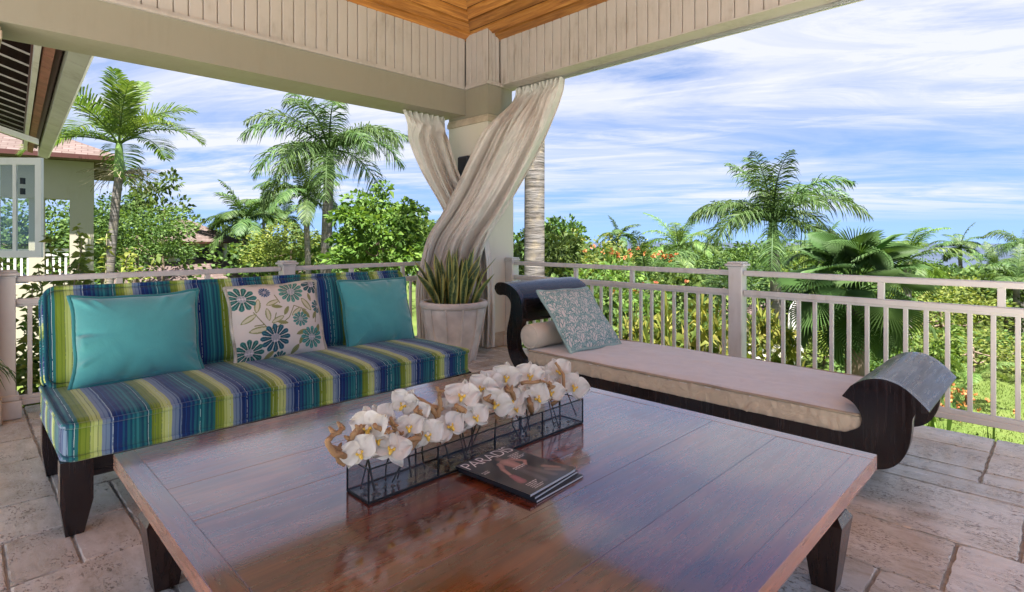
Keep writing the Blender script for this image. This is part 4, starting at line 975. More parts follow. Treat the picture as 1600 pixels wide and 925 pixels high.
rowsR = [((4.44, 4.36, 2.872), (4.44, 3.66, 2.872), .035), ((4.40, 4.38, 2.72), (4.42, 3.68, 2.70), .045),
         (wp(759, 199, 5.86), wp(858, 203, 5.72), .055), (wp(735, 242, 5.84), wp(838, 246, 5.72), .06), (wp(713, 290, 5.80), wp(813, 290, 5.72), .06), (wp(691, 333, 5.76), wp(787, 333, 5.74), .06),
         (wp(669, 370, 5.76), wp(763, 370, 5.76), .06), (wp(659, 405, 5.78), wp(750, 405, 5.80), .055), (wp(650, 450, 5.80), wp(742, 450, 5.82), .055), (wp(652, 506, 5.84), wp(738, 506, 5.86), .055), (wp(654, 548, 5.86), wp(736, 548, 5.88), .05)]
curtain('curtain', 'gathered linen curtain swept across the corner column from the daybed side', rowsR, 6, .05, 220, 1)
rowsL = [((3.36, 5.02, 2.575), (3.94, 5.02, 2.575), .03), ((3.40, 5.0, 2.42), (3.93, 5.0, 2.40), .045), (wp(640, 222, 6.05), wp(702, 222, 6.15), .05), (wp(660, 270, 6.02), wp(716, 268, 6.08), .05), (wp(688, 320, 5.98), wp(738, 318, 5.98), .045), (wp(712, 368, 5.95), wp(760, 362, 5.93), .04),
         (wp(728, 402, 5.93), wp(768, 400, 5.90), .035), (wp(734, 450, 5.92), wp(772, 450, 5.88), .035), (wp(734, 500, 5.92), wp(774, 500, 5.88), .035), (wp(733, 538, 5.92), wp(773, 541, 5.88), .03)]
curtain('curtain', 'gathered linen curtain hanging from the deep beam behind the sofa', rowsL, 4, .05, 140, 5)
for lab, pts in (('pale curtain tie lying flat on the tiles near the pot', [(3.72, 4.30), (3.80, 4.22), (3.86, 4.12)]), ('pale curtain tie curled beside the foot of the pot', [(3.66, 4.22), (3.70, 4.14), (3.715, 4.08)])):
    P = catmull([(x, y, .004) for x, y in pts], 5); b = MB(); V = []
    for i, p in enumerate(P):
        d = (P[min(i + 1, len(P) - 1)] - P[max(0, i - 1)]).normalized(); n = Vector((-d.y, d.x, 0)) * .016; V += [p + n, p - n + Vector((0, 0, .002))]
    f = [(2 * i, 2 * i + 1, 2 * i + 3, 2 * i + 2) for i in range(len(P) - 1)]
    o = mesh_obj('curtain_tie', V, f, M['curtain']); tag(o, lab, 'tie'); m_ = o.modifiers.new('thickness', 'SOLIDIFY'); m_.thickness = .003

# ================================================================== POT AND SNAKE PLANT
PXc, PYc = 3.46, 4.27
def build_pot():
    t = thing('planter', 'weathered cream ribbed planter on the tiles beside the sofa', 'planter', (PXc, PYc, 0)); n = 64
    prof = [(.19, .002), (.205, .01), (.225, .10), (.255, .22), (.282, .34), (.302, .46), (.312, .53)]
    b = MB().lathe([(.0, .003)] + prof + [(.27, .53)], n); b.obj('body', M['pot'], t, True)
    b = MB().lathe([(.300, .515), (.318, .522), (.332, .535), (.336, .555), (.330, .575), (.312, .585), (.285, .582), (.272, .565), (.270, .525)], n); b.obj('rim', M['pot'], t, True)
    for k in range(12):
        a = 2 * PI * k / 12 + .12; P = [((r + .004) * math.cos(a), (r + .004) * math.sin(a), z) for r, z in prof] ; MB().tube(catmull(P, 3), .0105, 7).obj('rib', M['pot'], t, True)
    MB().lathe([(0, .535), (.1, .54), (.271, .53)], 32).obj('soil', M['soil'], t, True)
build_pot()
def build_snake():
    t = thing('snake_plant', 'upright snake plant with yellow edged leaves growing in the ribbed planter', 'plant', (PXc, PYc, .535)); rg = random.Random(3)
    for k in range(46):
        a = rg.uniform(0, 2 * PI); r = .21 * math.sqrt(rg.random()); x, y = r * math.cos(a), r * math.sin(a); H = rg.uniform(.30, .62) * (1.1 - .3 * r / .21) + (.06 if k % 6 == 0 else 0); ln = rg.uniform(.08, .46) * (r / .21 + .25); wd = rg.uniform(.028, .044)
        az = a + rg.uniform(-.6, .6); tw = rg.uniform(0, 2 * PI); V = []; C = []; nj = 12; ni = 5
        if k in (0, 1): H, ln, az = .50, .42, (R(135) if k == 0 else R(-40)); x, y = (-.12, .12) if k == 0 else (.12, -.12)
        for j in range(nj):
            s = j / (nj - 1); w = wd * (.55 + 1.1 * s * (1 - s) * 1.9) * (1 if s < .75 else max(.03, 1 - ((s - .75) / .25) ** 1.6)); ang = tw + s * rg.uniform(-.2, .2) + s * .7
            cx_, cy__ = x + math.cos(az) * ln * H * (.5 * s + .7 * s * s), y + math.sin(az) * ln * H * (.5 * s + .7 * s * s); z = H * s * (1 - .12 * ln * s)
            for i in range(ni):
                q = 2 * i / (ni - 1) - 1; cup = .35 * w * (1 - q * q)
                V.append((cx_ + math.cos(ang) * w * q - math.sin(ang) * cup, cy__ + math.sin(ang) * w * q + math.cos(ang) * cup, z)); C.append((1., 1, 1) if abs(q) > .9 else (0, 0, 0) if abs(q) < .3 else (.12, .12, .12))
        o = mesh_obj('leaf', V, grid_faces(ni, nj), M['snake'], t, True); set_print(o, C)
build_snake()

# ================================================================== VEGETATION BUILDERS
def leaf_cloud(centers, dirs, sizes, aspect=.45, fold=.25, droop=.2, rs=0):
    """one folded leaf (6 points) per centre, as arrays"""
    rng = np.random.default_rng(rs); N = len(centers); d = dirs / (np.linalg.norm(dirs, axis=1, keepdims=True) + 1e-9)
    ref = rng.normal(size=(N, 3)); sd = np.cross(d, ref); sd /= np.linalg.norm(sd, axis=1, keepdims=True) + 1e-9; nr = np.cross(sd, d)
    L = sizes[:, None]; w = L * aspect * .5
    p0 = centers; p1 = centers + d * L * .42 + sd * w + nr * w * fold; p2 = centers + d * L * .42 - sd * w + nr * w * fold; p3 = centers + d * L * .97; p3[:, 2] -= (sizes * droop); pm = centers + d * L * .5
    V = np.stack([p0, p1, pm, p3, p2], 1).reshape(-1, 3); i = np.arange(N)[:, None] * 5
    F = np.concatenate([i + np.array([[0, 1, 2, 2]]), i + np.array([[2, 1, 3, 3]]), i + np.array([[0, 2, 4, 4]]), i + np.array([[2, 3, 4, 4]])], 0)[:, :3]
    return V, F
def np_mesh(name, V, F, mat):
    me = bpy.data.meshes.new(name); me.vertices.add(len(V)); me.vertices.foreach_set('co', V.astype(np.float32).ravel()); n = len(F); me.loops.add(n * 3); me.polygons.add(n)
    me.loops.foreach_set('vertex_index', F.astype(np.int32).ravel()); me.polygons.foreach_set('loop_start', np.arange(0, n * 3, 3, dtype=np.int32)); me.update(calc_edges=True); me.validate(); me.materials.append(mat); return me
def crown_points(rx, ry, rz, nclump, per, cl, seed, hollow=.55, flat=.35):
    rng = np.random.default_rng(seed); C = []; Dd = []
    k = 0
    while k < nclump:
        p = rng.normal(size=3); p /= np.linalg.norm(p); r = rng.uniform(hollow, 1) ; p = p * r
        if p[2] < -flat - rng.uniform(0, .25): continue
        lump = 1 + .28 * noise.noise((p[0] * 2.2 + seed, p[1] * 2.2, p[2] * 2.2)); c = p * lump * np.array([rx, ry, rz]); s = cl * rng.uniform(.55, 1.25)
        q = rng.normal(size=(per, 3)); q /= np.linalg.norm(q, axis=1, keepdims=True); q *= rng.uniform(.35, 1, size=(per, 1)) ** .6; pts = c + q * s * np.array([1, 1, .62])
        C.append(pts); o = q + np.array([p[0], p[1], .35]) * .6 + rng.normal(size=(per, 3)) * .35; Dd.append(o); k += 1
    return np.vstack(C), np.vstack(Dd)
CROWNS = {}
def crown_mesh(key, rx, ry, rz, nclump, per, cl, leaf, mat, aspect=.5, seed=0, hollow=.5):
    if key not in CROWNS:
        c, d = crown_points(rx, ry, rz, nclump, per, cl, seed, hollow); rng = np.random.default_rng(seed); V, F = leaf_cloud(c, d, leaf * rng.uniform(.45, 1.4, len(c)), aspect, .3, .2, seed); CROWNS[key] = np_mesh('crown', V, F, M[mat])
    return CROWNS[key]
def limbs(h, rx, rz, r, seed, n=7, lean=0):
    rg = random.Random(seed); b = MB(); top = Vector((lean, 0, h)); P = catmull([(0, 0, -.3), (rg.uniform(-.1, .1), rg.uniform(-.1, .1), h * .4), top, top + Vector((0, 0, rz * .5))], 5); b.tube(P, [r * (1.15 - .8 * i / len(P)) for i in range(len(P))], 8)
    for k in range(n):
        a = 2 * PI * k / n + rg.uniform(-.4, .4); s = P[int(len(P) * rg.uniform(.45, .85))]; e = top + Vector((math.cos(a) * rx * .7, math.sin(a) * rx * .7, rz * rg.uniform(-.1, .6))); m = s.lerp(e, .5) + Vector((0, 0, -.1 * rx)); Q = catmull([s, m, e], 5); b.tube(Q, [r * .45 * (1 - .8 * i / len(Q)) for i in range(len(Q))], 6)
    return b
def tree(name, label, px, d, ztop, zbot, rx, mat, leaf, nclump=70, per=42, cl=.38, key=None, seed=0, group=None, cat='tree', aspect=.5, hollow=.5):
    """crown spans zbot..ztop at photo column px, depth d"""
    x, y = ground_xy(px, d); g = terr(x, y); rz = (ztop - zbot) / 2; zc = (ztop + zbot) / 2
    t = thing(name, label, cat, (x, y, g), (0, 0, seed * 1.7), group)
    limbs(max(.3, zc - g - rz * .35), rx, rz, max(.04, rx * .05), seed).obj('trunk', M['bark'], t, True)
    key = key or (mat, seed); me = crown_mesh(key, 1, 1, 1, nclump, per, cl, leaf / rx, mat, aspect, seed, hollow)
    obj_from('crown', me, t, (0, 0, zc - g), (0, 0, 0), (rx, rx, rz)); return t

# palms ------------------------------------------------------------
def frond_mesh(L, el, droop, nl, ll, lw, vup, hang, seed, mat, petiole=.12, plume=False):
    rg = random.Random(seed); n = 16; pts = []; p = Vector((0, 0, 0)); a = R(el); side = rg.uniform(-.12, .12); yaw = 0
    for i in range(n + 1):
        pts.append(p.copy()); s = i / n; a2 = a - R(droop) * s ** 1.25; yaw += side / n; p = p + Vector((math.cos(a2) * math.cos(yaw), math.cos(a2) * math.sin(yaw), math.sin(a2))) * (L / n)
    b = MB().tube(pts, [max(.004, .030 * L / 2.5 * (1 - .9 * i / n)) for i in range(n + 1)], 5)
    V = b.v; F = [list(f) for f in b.f]
    for k in range(nl):
        s = petiole + (1 - petiole) * (k + rg.random() * .5) / nl; q = s * n; i = min(n - 1, int(q)); c = pts[i].lerp(pts[i + 1], q - i); t = (pts[i + 1] - pts[i]).normalized(); h = Vector((-t.y, t.x, 0)); h = h.normalized() if h.length > .05 else Vector((0, 1, 0)); u = h.cross(t) if h.cross(t).z > 0 else t.cross(h)
        prof = math.sin(PI * min(1, .12 + .88 * ((s - petiole) / (1 - petiole)) ** .85)) ** .6; Lk = ll * max(.22, prof) * rg.uniform(.85, 1.1)
        for sg in (-1, 1):
            up = vup + rg.uniform(-.18, .18) + (rg.choice([-.5, 0, .5]) if plume else 0); fw = .55 + .5 * s; d1 = (h * sg + t * fw + u * up).normalized(); w = u.cross(d1).normalized() * lw * .5 if not plume else (t * .6 + u * rg.uniform(-.6, .6)).normalized() * lw * .5
            hg = hang * rg.uniform(.6, 1.3); m1 = c + d1 * Lk * .42 - Vector((0, 0, Lk * .08 * hg)); m2 = c + d1 * Lk * .75 - Vector((0, 0, Lk * .30 * hg)); e = c + d1 * Lk * .93 - Vector((0, 0, Lk * .62 * hg))
            o = len(V); V += [tuple(c - w * .5), tuple(c + w * .5), tuple(m1 - w), tuple(m1 + w), tuple(m2 - w * .8), tuple(m2 + w * .8), tuple(e)]
            F += [[o, o + 1, o + 3, o + 2], [o + 2, o + 3, o + 5, o + 4], [o + 4, o + 5, o + 6]]
    me = bpy.data.meshes.new('frond'); me.from_pydata(V, [], F); me.materials.append(mat); return me
FR = {}
def fronds(kind):
    if kind not in FR:
        if kind == 'royal': FR[kind] = [frond_mesh(2.9, el, dr, 78, .74, .036, .15, 1.0, i, M['frond'], .10, True) for i, (el, dr) in enumerate(((80, 60), (62, 95), (45, 100), (28, 95), (8, 80), (-15, 60), (35, 75)))]
        elif kind == 'foxtail': FR[kind] = [frond_mesh(2.3, el, dr, 50, .78, .040, .40, .5, 20 + i, M['frond2'], .10) for i, (el, dr) in enumerate(((82, 20), (72, 45), (55, 70), (40, 85), (22, 80), (4, 60), (62, 50)))]
        elif kind == 'coconut': FR[kind] = [frond_mesh(2.6, el, dr, 48, .60, .042, .2, .8, 40 + i, M['frond2'], .10) for i, (el, dr) in enumerate(((72, 55), (62, 75), (48, 85), (30, 90), (12, 85), (-12, 60), (40, 60)))]
        elif kind == 'far': FR[kind] = [frond_mesh(2.6, el, dr, 40, .72, .062, .15, .8, 60 + i, M['frond'], .10) for i, (el, dr) in enumerate(((80, 45), (62, 80), (45, 95), (28, 95), (8, 80), (-15, 60), (35, 75)))]
    return FR[kind]
def palm(label, px, py, d, kind, n, scale, lean=0, shaft=True, tr=.16, group=None, seed=0, trunkmat='ring', spear=False, order=None, base=None):
    """crown heart at photo column px, row py and depth d"""
    x, y = ground_xy(px, d); z = zat(py, d); bx, by = ground_xy(px + lean, d) if base is None else base; g = terr(bx, by); H = z - g; rg = random.Random(seed + 100)
    t = thing('palm_tree', label, 'palm', (bx, by, g), None, group); ex, ey = x - bx, y - by; sh = .95 * scale if shaft else .15
    P = catmull([(0, 0, -.3), (ex * .30, ey * .30, H * .35), (ex * .75, ey * .75, H * .72), (ex, ey, H - sh)], 8); n_ = len(P)
    MB().tube(P, [tr * (1.25 - .35 * min(1, i / 5) - .12 * i / n_) for i in range(n_)], 14).obj('trunk', M[trunkmat], t, True)
    if shaft: MB().tube(catmull([(ex, ey, H - sh - .02), (ex, ey, H - sh * .75), (ex, ey, H - sh * .3), (ex, ey, H + .05)], 4), [tr * q for q in (.88, 1.0, 1.06, 1.04, .98, .92, .86, .8, .74, .68, .6, .52, .45)], 12).obj('crownshaft', M['shaft'], t, True)
    ms = fronds(kind); pat = order or [0, 1, 6, 2, 3, 4, 1, 2, 5, 3, 2, 4, 6, 3, 5, 4, 1, 2, 3, 4]
    for k in range(n):
        v = pat[k % len(pat)]; a = k * 2.39996 + seed; o = obj_from('frond', ms[v], t, (ex + .05 * math.cos(a), ey + .05 * math.sin(a), H - .02), (R(rg.uniform(-8, 8)), R(rg.uniform(-7, 7)), a), (scale * rg.uniform(.9, 1.08),) * 3)
    if spear: MB().tube([(ex, ey, H), (ex + .03, ey, H + 1.0 * scale), (ex + .05, ey, H + 1.7 * scale)], [.035 * scale, .02 * scale, .004], 6).obj('spear', M['shaft'], t, True)
    return t
def fan_leaf(seed, rad=1.0, nseg=40, spread=310, cone=.30, split=.55):
    rg = random.Random(seed); V = []; F = []; V.append((0, 0, 0))
    for k in range(nseg):
        a0 = R(-spread / 2 + spread * k / nseg); a1 = R(-spread / 2 + spread * (k + 1) / nseg); am = (a0 + a1) / 2; rl = rad * (.86 + .14 * math.cos(am)) * rg.uniform(.93, 1.05); dz = .035
        def pt(r, a, z): rr_ = r * rad; return (rr_ * math.cos(a), rr_ * math.sin(a), z + cone * rr_ * (abs(math.sin(a / 2)) - .35) - .18 * rr_ * rr_)
        o = len(V); w = (a1 - a0) / 2
        V += [pt(.12, a0, 0), pt(.12, am, .01), pt(.12, a1, 0), pt(split, a0, 0), pt(split, am, dz), pt(split, a1, 0), pt(.80, am - w * .30, -.03), pt(.80, am, dz * .4), pt(.80, am + w * .30, -.03)]
        q = pt(rl / rad, am + rg.uniform(-.04, .04), -.06 - rg.random() * .08); V.append(q)
        F += [(0, o, o + 1), (0, o + 1, o + 2), (o, o + 3, o + 4, o + 1), (o + 1, o + 4, o + 5, o + 2), (o + 3, o + 6, o + 7, o + 4), (o + 4, o + 7, o + 8, o + 5), (o + 6, o + 9, o + 7), (o + 7, o + 9, o + 8)]
    b = MB().tube([(-1.15 * rad, 0, -.42 * rad), (-.6 * rad, 0, -.14 * rad), (0, 0, -.005)], [.03, .02, .012], 6); n = len(V); V += b.v; F += [tuple(i + n for i in f) for f in b.f]
    V = [(p[0] + 1.15 * rad, p[1], p[2] + .42 * rad) for p in V]
    me = bpy.data.meshes.new('fan_leaf'); me.from_pydata(V, [], F); me.materials.append(M['fan']); return me

# ================================================================== BUILDINGS
def build_wing():
    t = thing('house_wing', 'house wing beyond the railing with deep dark eaves and white rafters', 'house')
    A = Vector((.80, 6.0, 0)); Bv = Vector((1.20, 13.6, 0)); d = (Bv - A).normalized(); inw = Vector((-d.y, d.x, 0)); ze = 2.80; pitch = .34
    def W(s, q, z): p = A + d * s + inw * q; return (p.x, p.y, z)
    def up(q, e=0): return ze + pitch * q + e
    s0, s1 = -.75, 8.2
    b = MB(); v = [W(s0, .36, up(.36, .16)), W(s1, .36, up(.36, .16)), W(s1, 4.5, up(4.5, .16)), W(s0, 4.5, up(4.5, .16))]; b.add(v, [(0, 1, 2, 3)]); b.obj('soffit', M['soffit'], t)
    b = MB(); v = [W(s0, -.06, up(0, .13)), W(s1, -.06, up(0, .13)), W(s1, 4.5, up(4.5, .30)), W(s0, 4.5, up(4.5, .30))]; b.add(v, [(0, 1, 2, 3)]); b.obj('roof', M['shingle'], t)
    def bar(name, sa, sb, qa, qb, ea, eb, mat, par=t):
        v = [W(s, q, up(q, e)) for e in (ea, eb) for s, q in ((sa, qa), (sb, qa), (sb, qb), (sa, qb))]
        return MB().add(v, [(0, 1, 2, 3), (4, 7, 6, 5), (0, 4, 5, 1), (1, 5, 6, 2), (2, 6, 7, 3), (3, 7, 4, 0)]).obj(name, mat, par)
    k = s0
    while k < s1: bar('fascia_board', k + .006, k + .614, -.02, .125, 0, .12, M['fascia']); k += .62
    bar('trim', s0, s1, -.035, -.022, -.01, .13, M['white'])
    k = s0
    while k < s1: bar('gutter_tile', k + .008, k + .482, .205, .285, .02, .14, M['terracotta']); k += .49
    bar('backing', s0, s1, .146, .36, .09, .15, M['brown']); bar('wall_plate', s0, s1, .30, .345, .0, .1, M['board'])
    k = s0 + .2
    while k < s1: bar('rafter', k, k + .016, .36, 4.3, .142, .16, M['board']); k += .50
    # end wall, header and an opened casement
    bar('header', 5.05, 5.15, .2, 1.6, -.24, -.16, M['white'])
    MB().box(-3, .12, 11.0, 11.2, -2.5, 3.0).obj('wall', M['wallc'], t)
    P0, P1 = Vector((.36, 10.95, 0)), Vector((.86, 10.47, 0)); e = (P1 - P0); L = e.length; e.normalize(); n = Vector((-e.y, e.x, 0)) * .022
    def pane(name, a, b, z0, z1, mat, par, th=1.):
        p, q = P0 + e * a, P0 + e * b; v = [tuple(Vector((r.x, r.y, z)) + n * sg * th) for z in (z0, z1) for r in (p, q) for sg in (-1, 1)]
        return MB().add(v, [(0, 1, 3, 2), (4, 6, 7, 5), (0, 2, 6, 4), (1, 5, 7, 3), (0, 4, 5, 1), (2, 3, 7, 6)]).obj(name, mat, par)
    w = pane('window', 0, L, .92, 1.02, M['white'], t); z0, z1 = .92, 2.36
    pane('frame', 0, .08, 1.02, z1, M['white'], w); pane('frame', L - .09, L, 1.02, z1, M['white'], w); pane('frame', .08, L - .09, z1 - .10, z1, M['white'], w); pane('frame', .28, .33, 1.02, z1 - .10, M['white'], w, .7); pane('pane', .08, L - .09, 1.02, z1 - .10, M['glass'], w, .12)
    for z in (1.83, 1.98): pane('handle', .40, .425, z, z + .09, M['black'], w, 1.5)
    MB().box(.10, .19, 10.95, 11.05, -2.5, 2.9).obj('post', M['white'], t)
build_wing()
def hip_roof(x0, x1, y0, y1, z0, z1, inset, mat, parent, name='roof', th=.12):
    ix, iy = min(inset, (x1 - x0) / 2 - .01), min(inset, (y1 - y0) / 2 - .01)
    v = [(x0, y0, z0), (x1, y0, z0), (x1, y1, z0), (x0, y1, z0), (x0, y0, z0 + th), (x1, y0, z0 + th), (x1, y1, z0 + th), (x0, y1, z0 + th), (x0 + ix, y0 + iy, z1), (x1 - ix, y0 + iy, z1), (x1 - ix, y1 - iy, z1), (x0 + ix, y1 - iy, z1)]
    o = MB().add(v, [(3, 2, 1, 0), (4, 5, 9, 8), (5, 6, 10, 9), (6, 7, 11, 10), (7, 4, 8, 11), (8, 9, 10, 11)]).obj(name, mat, parent)
    f = MB().add(v[:8], [(0, 1, 5, 4), (1, 2, 6, 5), (2, 3, 7, 6), (3, 0, 4, 7)]).obj('fascia', M['brown'], o); return o
def build_pavilion():
    x, y = ground_xy(128, 16); t = thing('pavilion', 'cream pavilion with square columns and a pinkish shingle roof beyond the house wing', 'house', (x, y, -2.6), (0, 0, R(-8)))
    MB().box(-4.5, .28, -.28, 5, 0, 2.55).obj('plinth', M['wallc'], t)
    MB().box(-4.5, .28, -.28, .22, 4.9, 5.98).box(-.22, .28, .22, 5, 4.9, 5.98).obj('beam', M['wallc'], t)
    for a in ((-.27, .27, -.27, .21), (-1.15, -.82, -.2, .18), (-3.4, -3.0, -.2, .18)): MB().box(a[0], a[1], a[2], a[3], 2.55, 4.9).obj('column', M['wallc'], t)
    hip_roof(-5.5, .95, -.95, 6, 5.99, 7.5, 3.0, M['shingle'], t)
    rl = MB().box(-4.4, -.3, -.1, -.03, 3.42, 3.50).box(-4.4, -.3, -.095, -.035, 2.66, 2.74).box(-4.4, -.3, -.11, -.02, 3.30, 3.36).obj('handrail', M['white'], t)
    for k in range(30): MB().box(-4.3 + k * .135, -4.3 + k * .135 + .05, -.09, -.04, 2.74, 3.30).obj('baluster', M['white'], rl)
build_pavilion()
def build_cottage():
    x, y = ground_xy(314, 36); t = thing('cottage', 'small cottage with two tiers of pinkish shingle roof among the trees', 'house', (x, y, -4.2), (0, 0, R(25)))
    MB().box(-2.6, 1.0, -1.0, 2.4, 0, 5.05).obj('wall', M['wallc'], t)
    MB().box(.2, .75, -1.03, -.99, 4.05, 4.85).obj('window', M['black'], t); MB().box(-1.2, -.3, -1.03, -.99, 4.05, 4.85).obj('window', M['black'], t)
    for a in (-2.6, .82): MB().box(a, a + .22, -1.1, -.88, 2, 5.05).obj('pilaster', M['white'], t)
    hip_roof(-3.3, 1.7, -1.7, 3.1, 5.06, 6.6, 2.2, M['shingle'], t)
    hip_roof(-4.6, 2.6, -3.2, 3.0, 2.5, 4.1, 2.2, M['shingle'], t); MB().box(-4, 2, -2.6, 2, 0, 2.5).obj('wall', M['wallc'], t)
    x, y = ground_xy(432, 44); t = thing('roofed_hut', 'low pinkish roof just behind the railing post cap', 'house', (x, y, -4.6), (0, 0, R(15)))
    MB().box(-1.6, 1.6, -1.2, 1.2, 0, 3.0).obj('wall', M['wallc'], t); hip_roof(-2.3, 2.3, -1.9, 1.9, 3.0, 4.15, 1.8, M['shingle'], t)
    x, y = ground_xy(1190, 24); t = thing('roofed_hut', 'little thatch coloured hut roof behind the tall royal palm trunk', 'house', (x, y, -3.2), (0, 0, R(30)))
    MB().box(-.8, .8, -.8, .8, 0, 1.0).obj('wall', M['wallc'], t); hip_roof(-1.2, 1.2, -1.2, 1.2, .8, 1.6, 1.1, M['shingle'], t)
build_cottage()
def build_umbrella():
    x, y = ground_xy(1241, 15); g = terr(x, y); t = thing('garden_umbrella', 'closed white garden umbrella standing among the yellow shrubs', 'umbrella', (x, y, g)); n = 48; V = []; rows = [(0.55, .16), (.75, .185), (1.0, .17), (1.22, .135), (1.27, .12), (1.5, .16), (1.8, .12), (2.1, .05), (2.15, .01)]
    for i, (z, r) in enumerate(rows):
        for k in range(n): a = 2 * PI * k / n; q = r * (1 + .22 * math.sin(a * 8 + i * .3)); V.append((q * math.cos(a), q * math.sin(a), z))
    mesh_obj('canopy', V, grid_faces(n, len(rows), True), M['umbrella'], t, True); MB().tube([(0, 0, 0), (0, 0, 2.25)], .022, 8).obj('pole', M['white'], t); MB().lathe([(0, 0), (.3, 0), (.3, .06), (.05, .1), (0, .1)], 24).obj('base', M['pave'], t)
build_umbrella()

# ================================================================== PALMS
palm('broad feathered palm with upright fronds above the house wing', 186, 222, 14, 'foxtail', 15, .92, -26, True, .12, None, 1, 'ring', False, [1, 6, 2, 3, 1, 2, 4, 3, 5, 2, 3, 4, 6, 4, 5])
def flower_stalk():
    o = [q for q in bpy.data.objects if q.name.startswith('palm_tree')][-1]; ms = [c for c in o.children if c.name.startswith('crownshaft')][0]; rg = random.Random(4); top = max((v.co for v in ms.data.vertices), key=lambda c: c.z); ctr = Vector((top.x, top.y, top.z - .85)); b = MB()
    for k in range(90):
        a = rg.uniform(0, 6.3); r = rg.uniform(.45, 1.0); e = ctr + Vector((math.cos(a) * r, math.sin(a) * r, rg.uniform(-.55, .15))); m = ctr.lerp(e, .55) + Vector((rg.uniform(-.1, .1), rg.uniform(-.1, .1), .12)); b.tube(catmull([ctr, m, e], 3), [.008, .007, .007, .006, .006, .005, .004], 4, False)
    b.obj('flower_stalk', M['twig'], o)
flower_stalk()
palm('tall royal palm with green crownshaft behind the middle of the sofa', 514, 232, 18, 'royal', 20, 1.02, -8, True, .20, None, 2)
palm('lower royal palm with white trunk beyond the cottage', 382, 344, 36, 'far', 20, 1.15, -2, True, .18, None, 3)
palm('young palm half hidden behind the green crownshaft of the tall royal palm', 478, 306, 30, 'far', 18, 1.05, 6, False, .18, None, 4)
palm('thin distant palm rising behind the white-trunked palm', 412, 324, 52, 'far', 18, 1.15, 0, True, .16, None, 5)
palm('thick grey ringed palm trunk beside the corner column, its crown above the roof', 838, -420, 11, 'royal', 14, 1.0, -4, True, .235, None, 6)
palm('big royal palm with one frond standing up behind the railing post', 1208, 345, 17, 'royal', 22, .92, 8, True, .19, None, 7, 'ring', True, [0, 0, 1, 6, 2, 3, 4, 1, 2, 5, 3, 2, 4, 6, 3, 4])
palm('bright young palm left of the big royal palm', 1060, 384, 28, 'coconut', 15, .95, 0, False, .15, None, 8)
palm('small dark palm on the skyline above the orange flowers', 966, 370, 60, 'far', 16, 1.05, 0, False, .17, None, 9)
palm('palm with a bright upright frond behind the fan palm', 1418, 404, 21, 'coconut', 15, .85, 0, False, .16, None, 10, 'ring', False, [1, 2, 6, 3, 4, 2, 5, 3, 1, 4, 2, 3, 6, 4, 5])
palm('small royal palm standing in front of the sea', 1500, 386, 46, 'far', 18, .85, 3, True, .17, None, 11)
palm('dark palm cut by the photo edge in front of the sea', 1602, 385, 27, 'royal', 14, .62, -6, True, .17, None, 12)
palm('low pale palm below the sea beside the cut-off palm', 1556, 414, 40, 'far', 15, .8, 0, False, .15, None, 13)
palm('low feathery palm under the bright young palm', 1085, 452, 19, 'coconut', 11, .62, 0, False, .13, None, 14)
palm('little palm at the edge of the lawn', 1512, 596, 12.5, 'coconut', 9, .42, 0, False, .06, None, 15, 'bark', False)
palm('shaded palm low behind the daybed pillow', 1010, 430, 17, 'royal', 10, .6, 0, False, .12, None, 16)
palm('grey-green palm filling the gap between the two skyline royal palms of the sofa side', 446, 340, 44, 'far', 16, 1.0, 0, False, .16, None, 17)
palm('feathery palm right of the big royal palm', 1282, 402, 30, 'far', 16, .95, 0, False, .16, None, 18)
palm('shaded palm at the photo edge below the cut-off palm', 1588, 440, 24, 'far', 14, .7, 0, False, .14, None, 19)
def fan_palm(label, px, py, d, n, rad, seed):
    x, y = ground_xy(px, d); g = terr(x, y); H = zat(py, d) - g; t = thing('fan_palm', label, 'palm', (x, y, g)); rg = random.Random(seed); ms = [fan_leaf(seed + i, 1.0, 46, sp_, .3, spl) for i, (sp_, spl) in enumerate(((280, .27), (240, .24), (300, .25), (220, .30)))]
    MB().tube([(0, 0, -.2), (.03, 0, H * .5), (0, 0, H)], [.17, .15, .16], 12).obj('trunk', M['bark'], t, True)
    for k in range(n):
        s = k / n; a = k * 2.39996 + seed; tilt = 96 - 178 * s + rg.uniform(-8, 8); obj_from('fan_leaf', ms[k % 4], t, (0, 0, H), (R(rg.uniform(-18, 18)), R(-tilt + 18), a), (rad * rg.uniform(.85, 1.1),) * 3)
fan_palm('large fan palm with pleated round leaves behind the daybed foot', 1335, 456, 9.6, 40, .58, 3)

# ================================================================== TREES AND SHRUBS
G1, G2, G3 = 'trees beyond the sofa railing', 'shrubs in the garden beyond the daybed railing', 'yellow leaved shrubs below the daybed railing'
tree('broadleaf_tree', 'wide leafy tree between the house wing and the cottage', 214, 24, zat(312, 24), zat(440, 24), 2.45, 'leafA', .17, 120, 80, .30, None, 1, G1)
tree('broadleaf_tree', 'loose twiggy tree top rising behind the wide leafy tree', 256, 30, zat(272, 30), zat(400, 30), 1.6, 'leafA', .26, 40, 36, .34, None, 2, G1, hollow=.6)
tree('broadleaf_tree', 'bright green large-leaved tree in front of the tall royal palm', 590, 13, zat(300, 13), zat(450, 13), 1.22, 'leafB', .15, 95, 60, .25, None, 3, G1, aspect=.6, hollow=.62)
tree('broadleaf_tree', 'dark leafy tree beside the curtain behind the bright green tree', 652, 17, zat(322, 17), zat(450, 17), 1.2, 'leafA', .20, 60, 50, .34, None, 4, G1)
tree('broadleaf_tree', 'olive green tree spreading behind the railing post cap', 455, 33, zat(352, 33), zat(440, 33), 2.6, 'leafC', .22, 80, 55, .34, None, 5, G1)
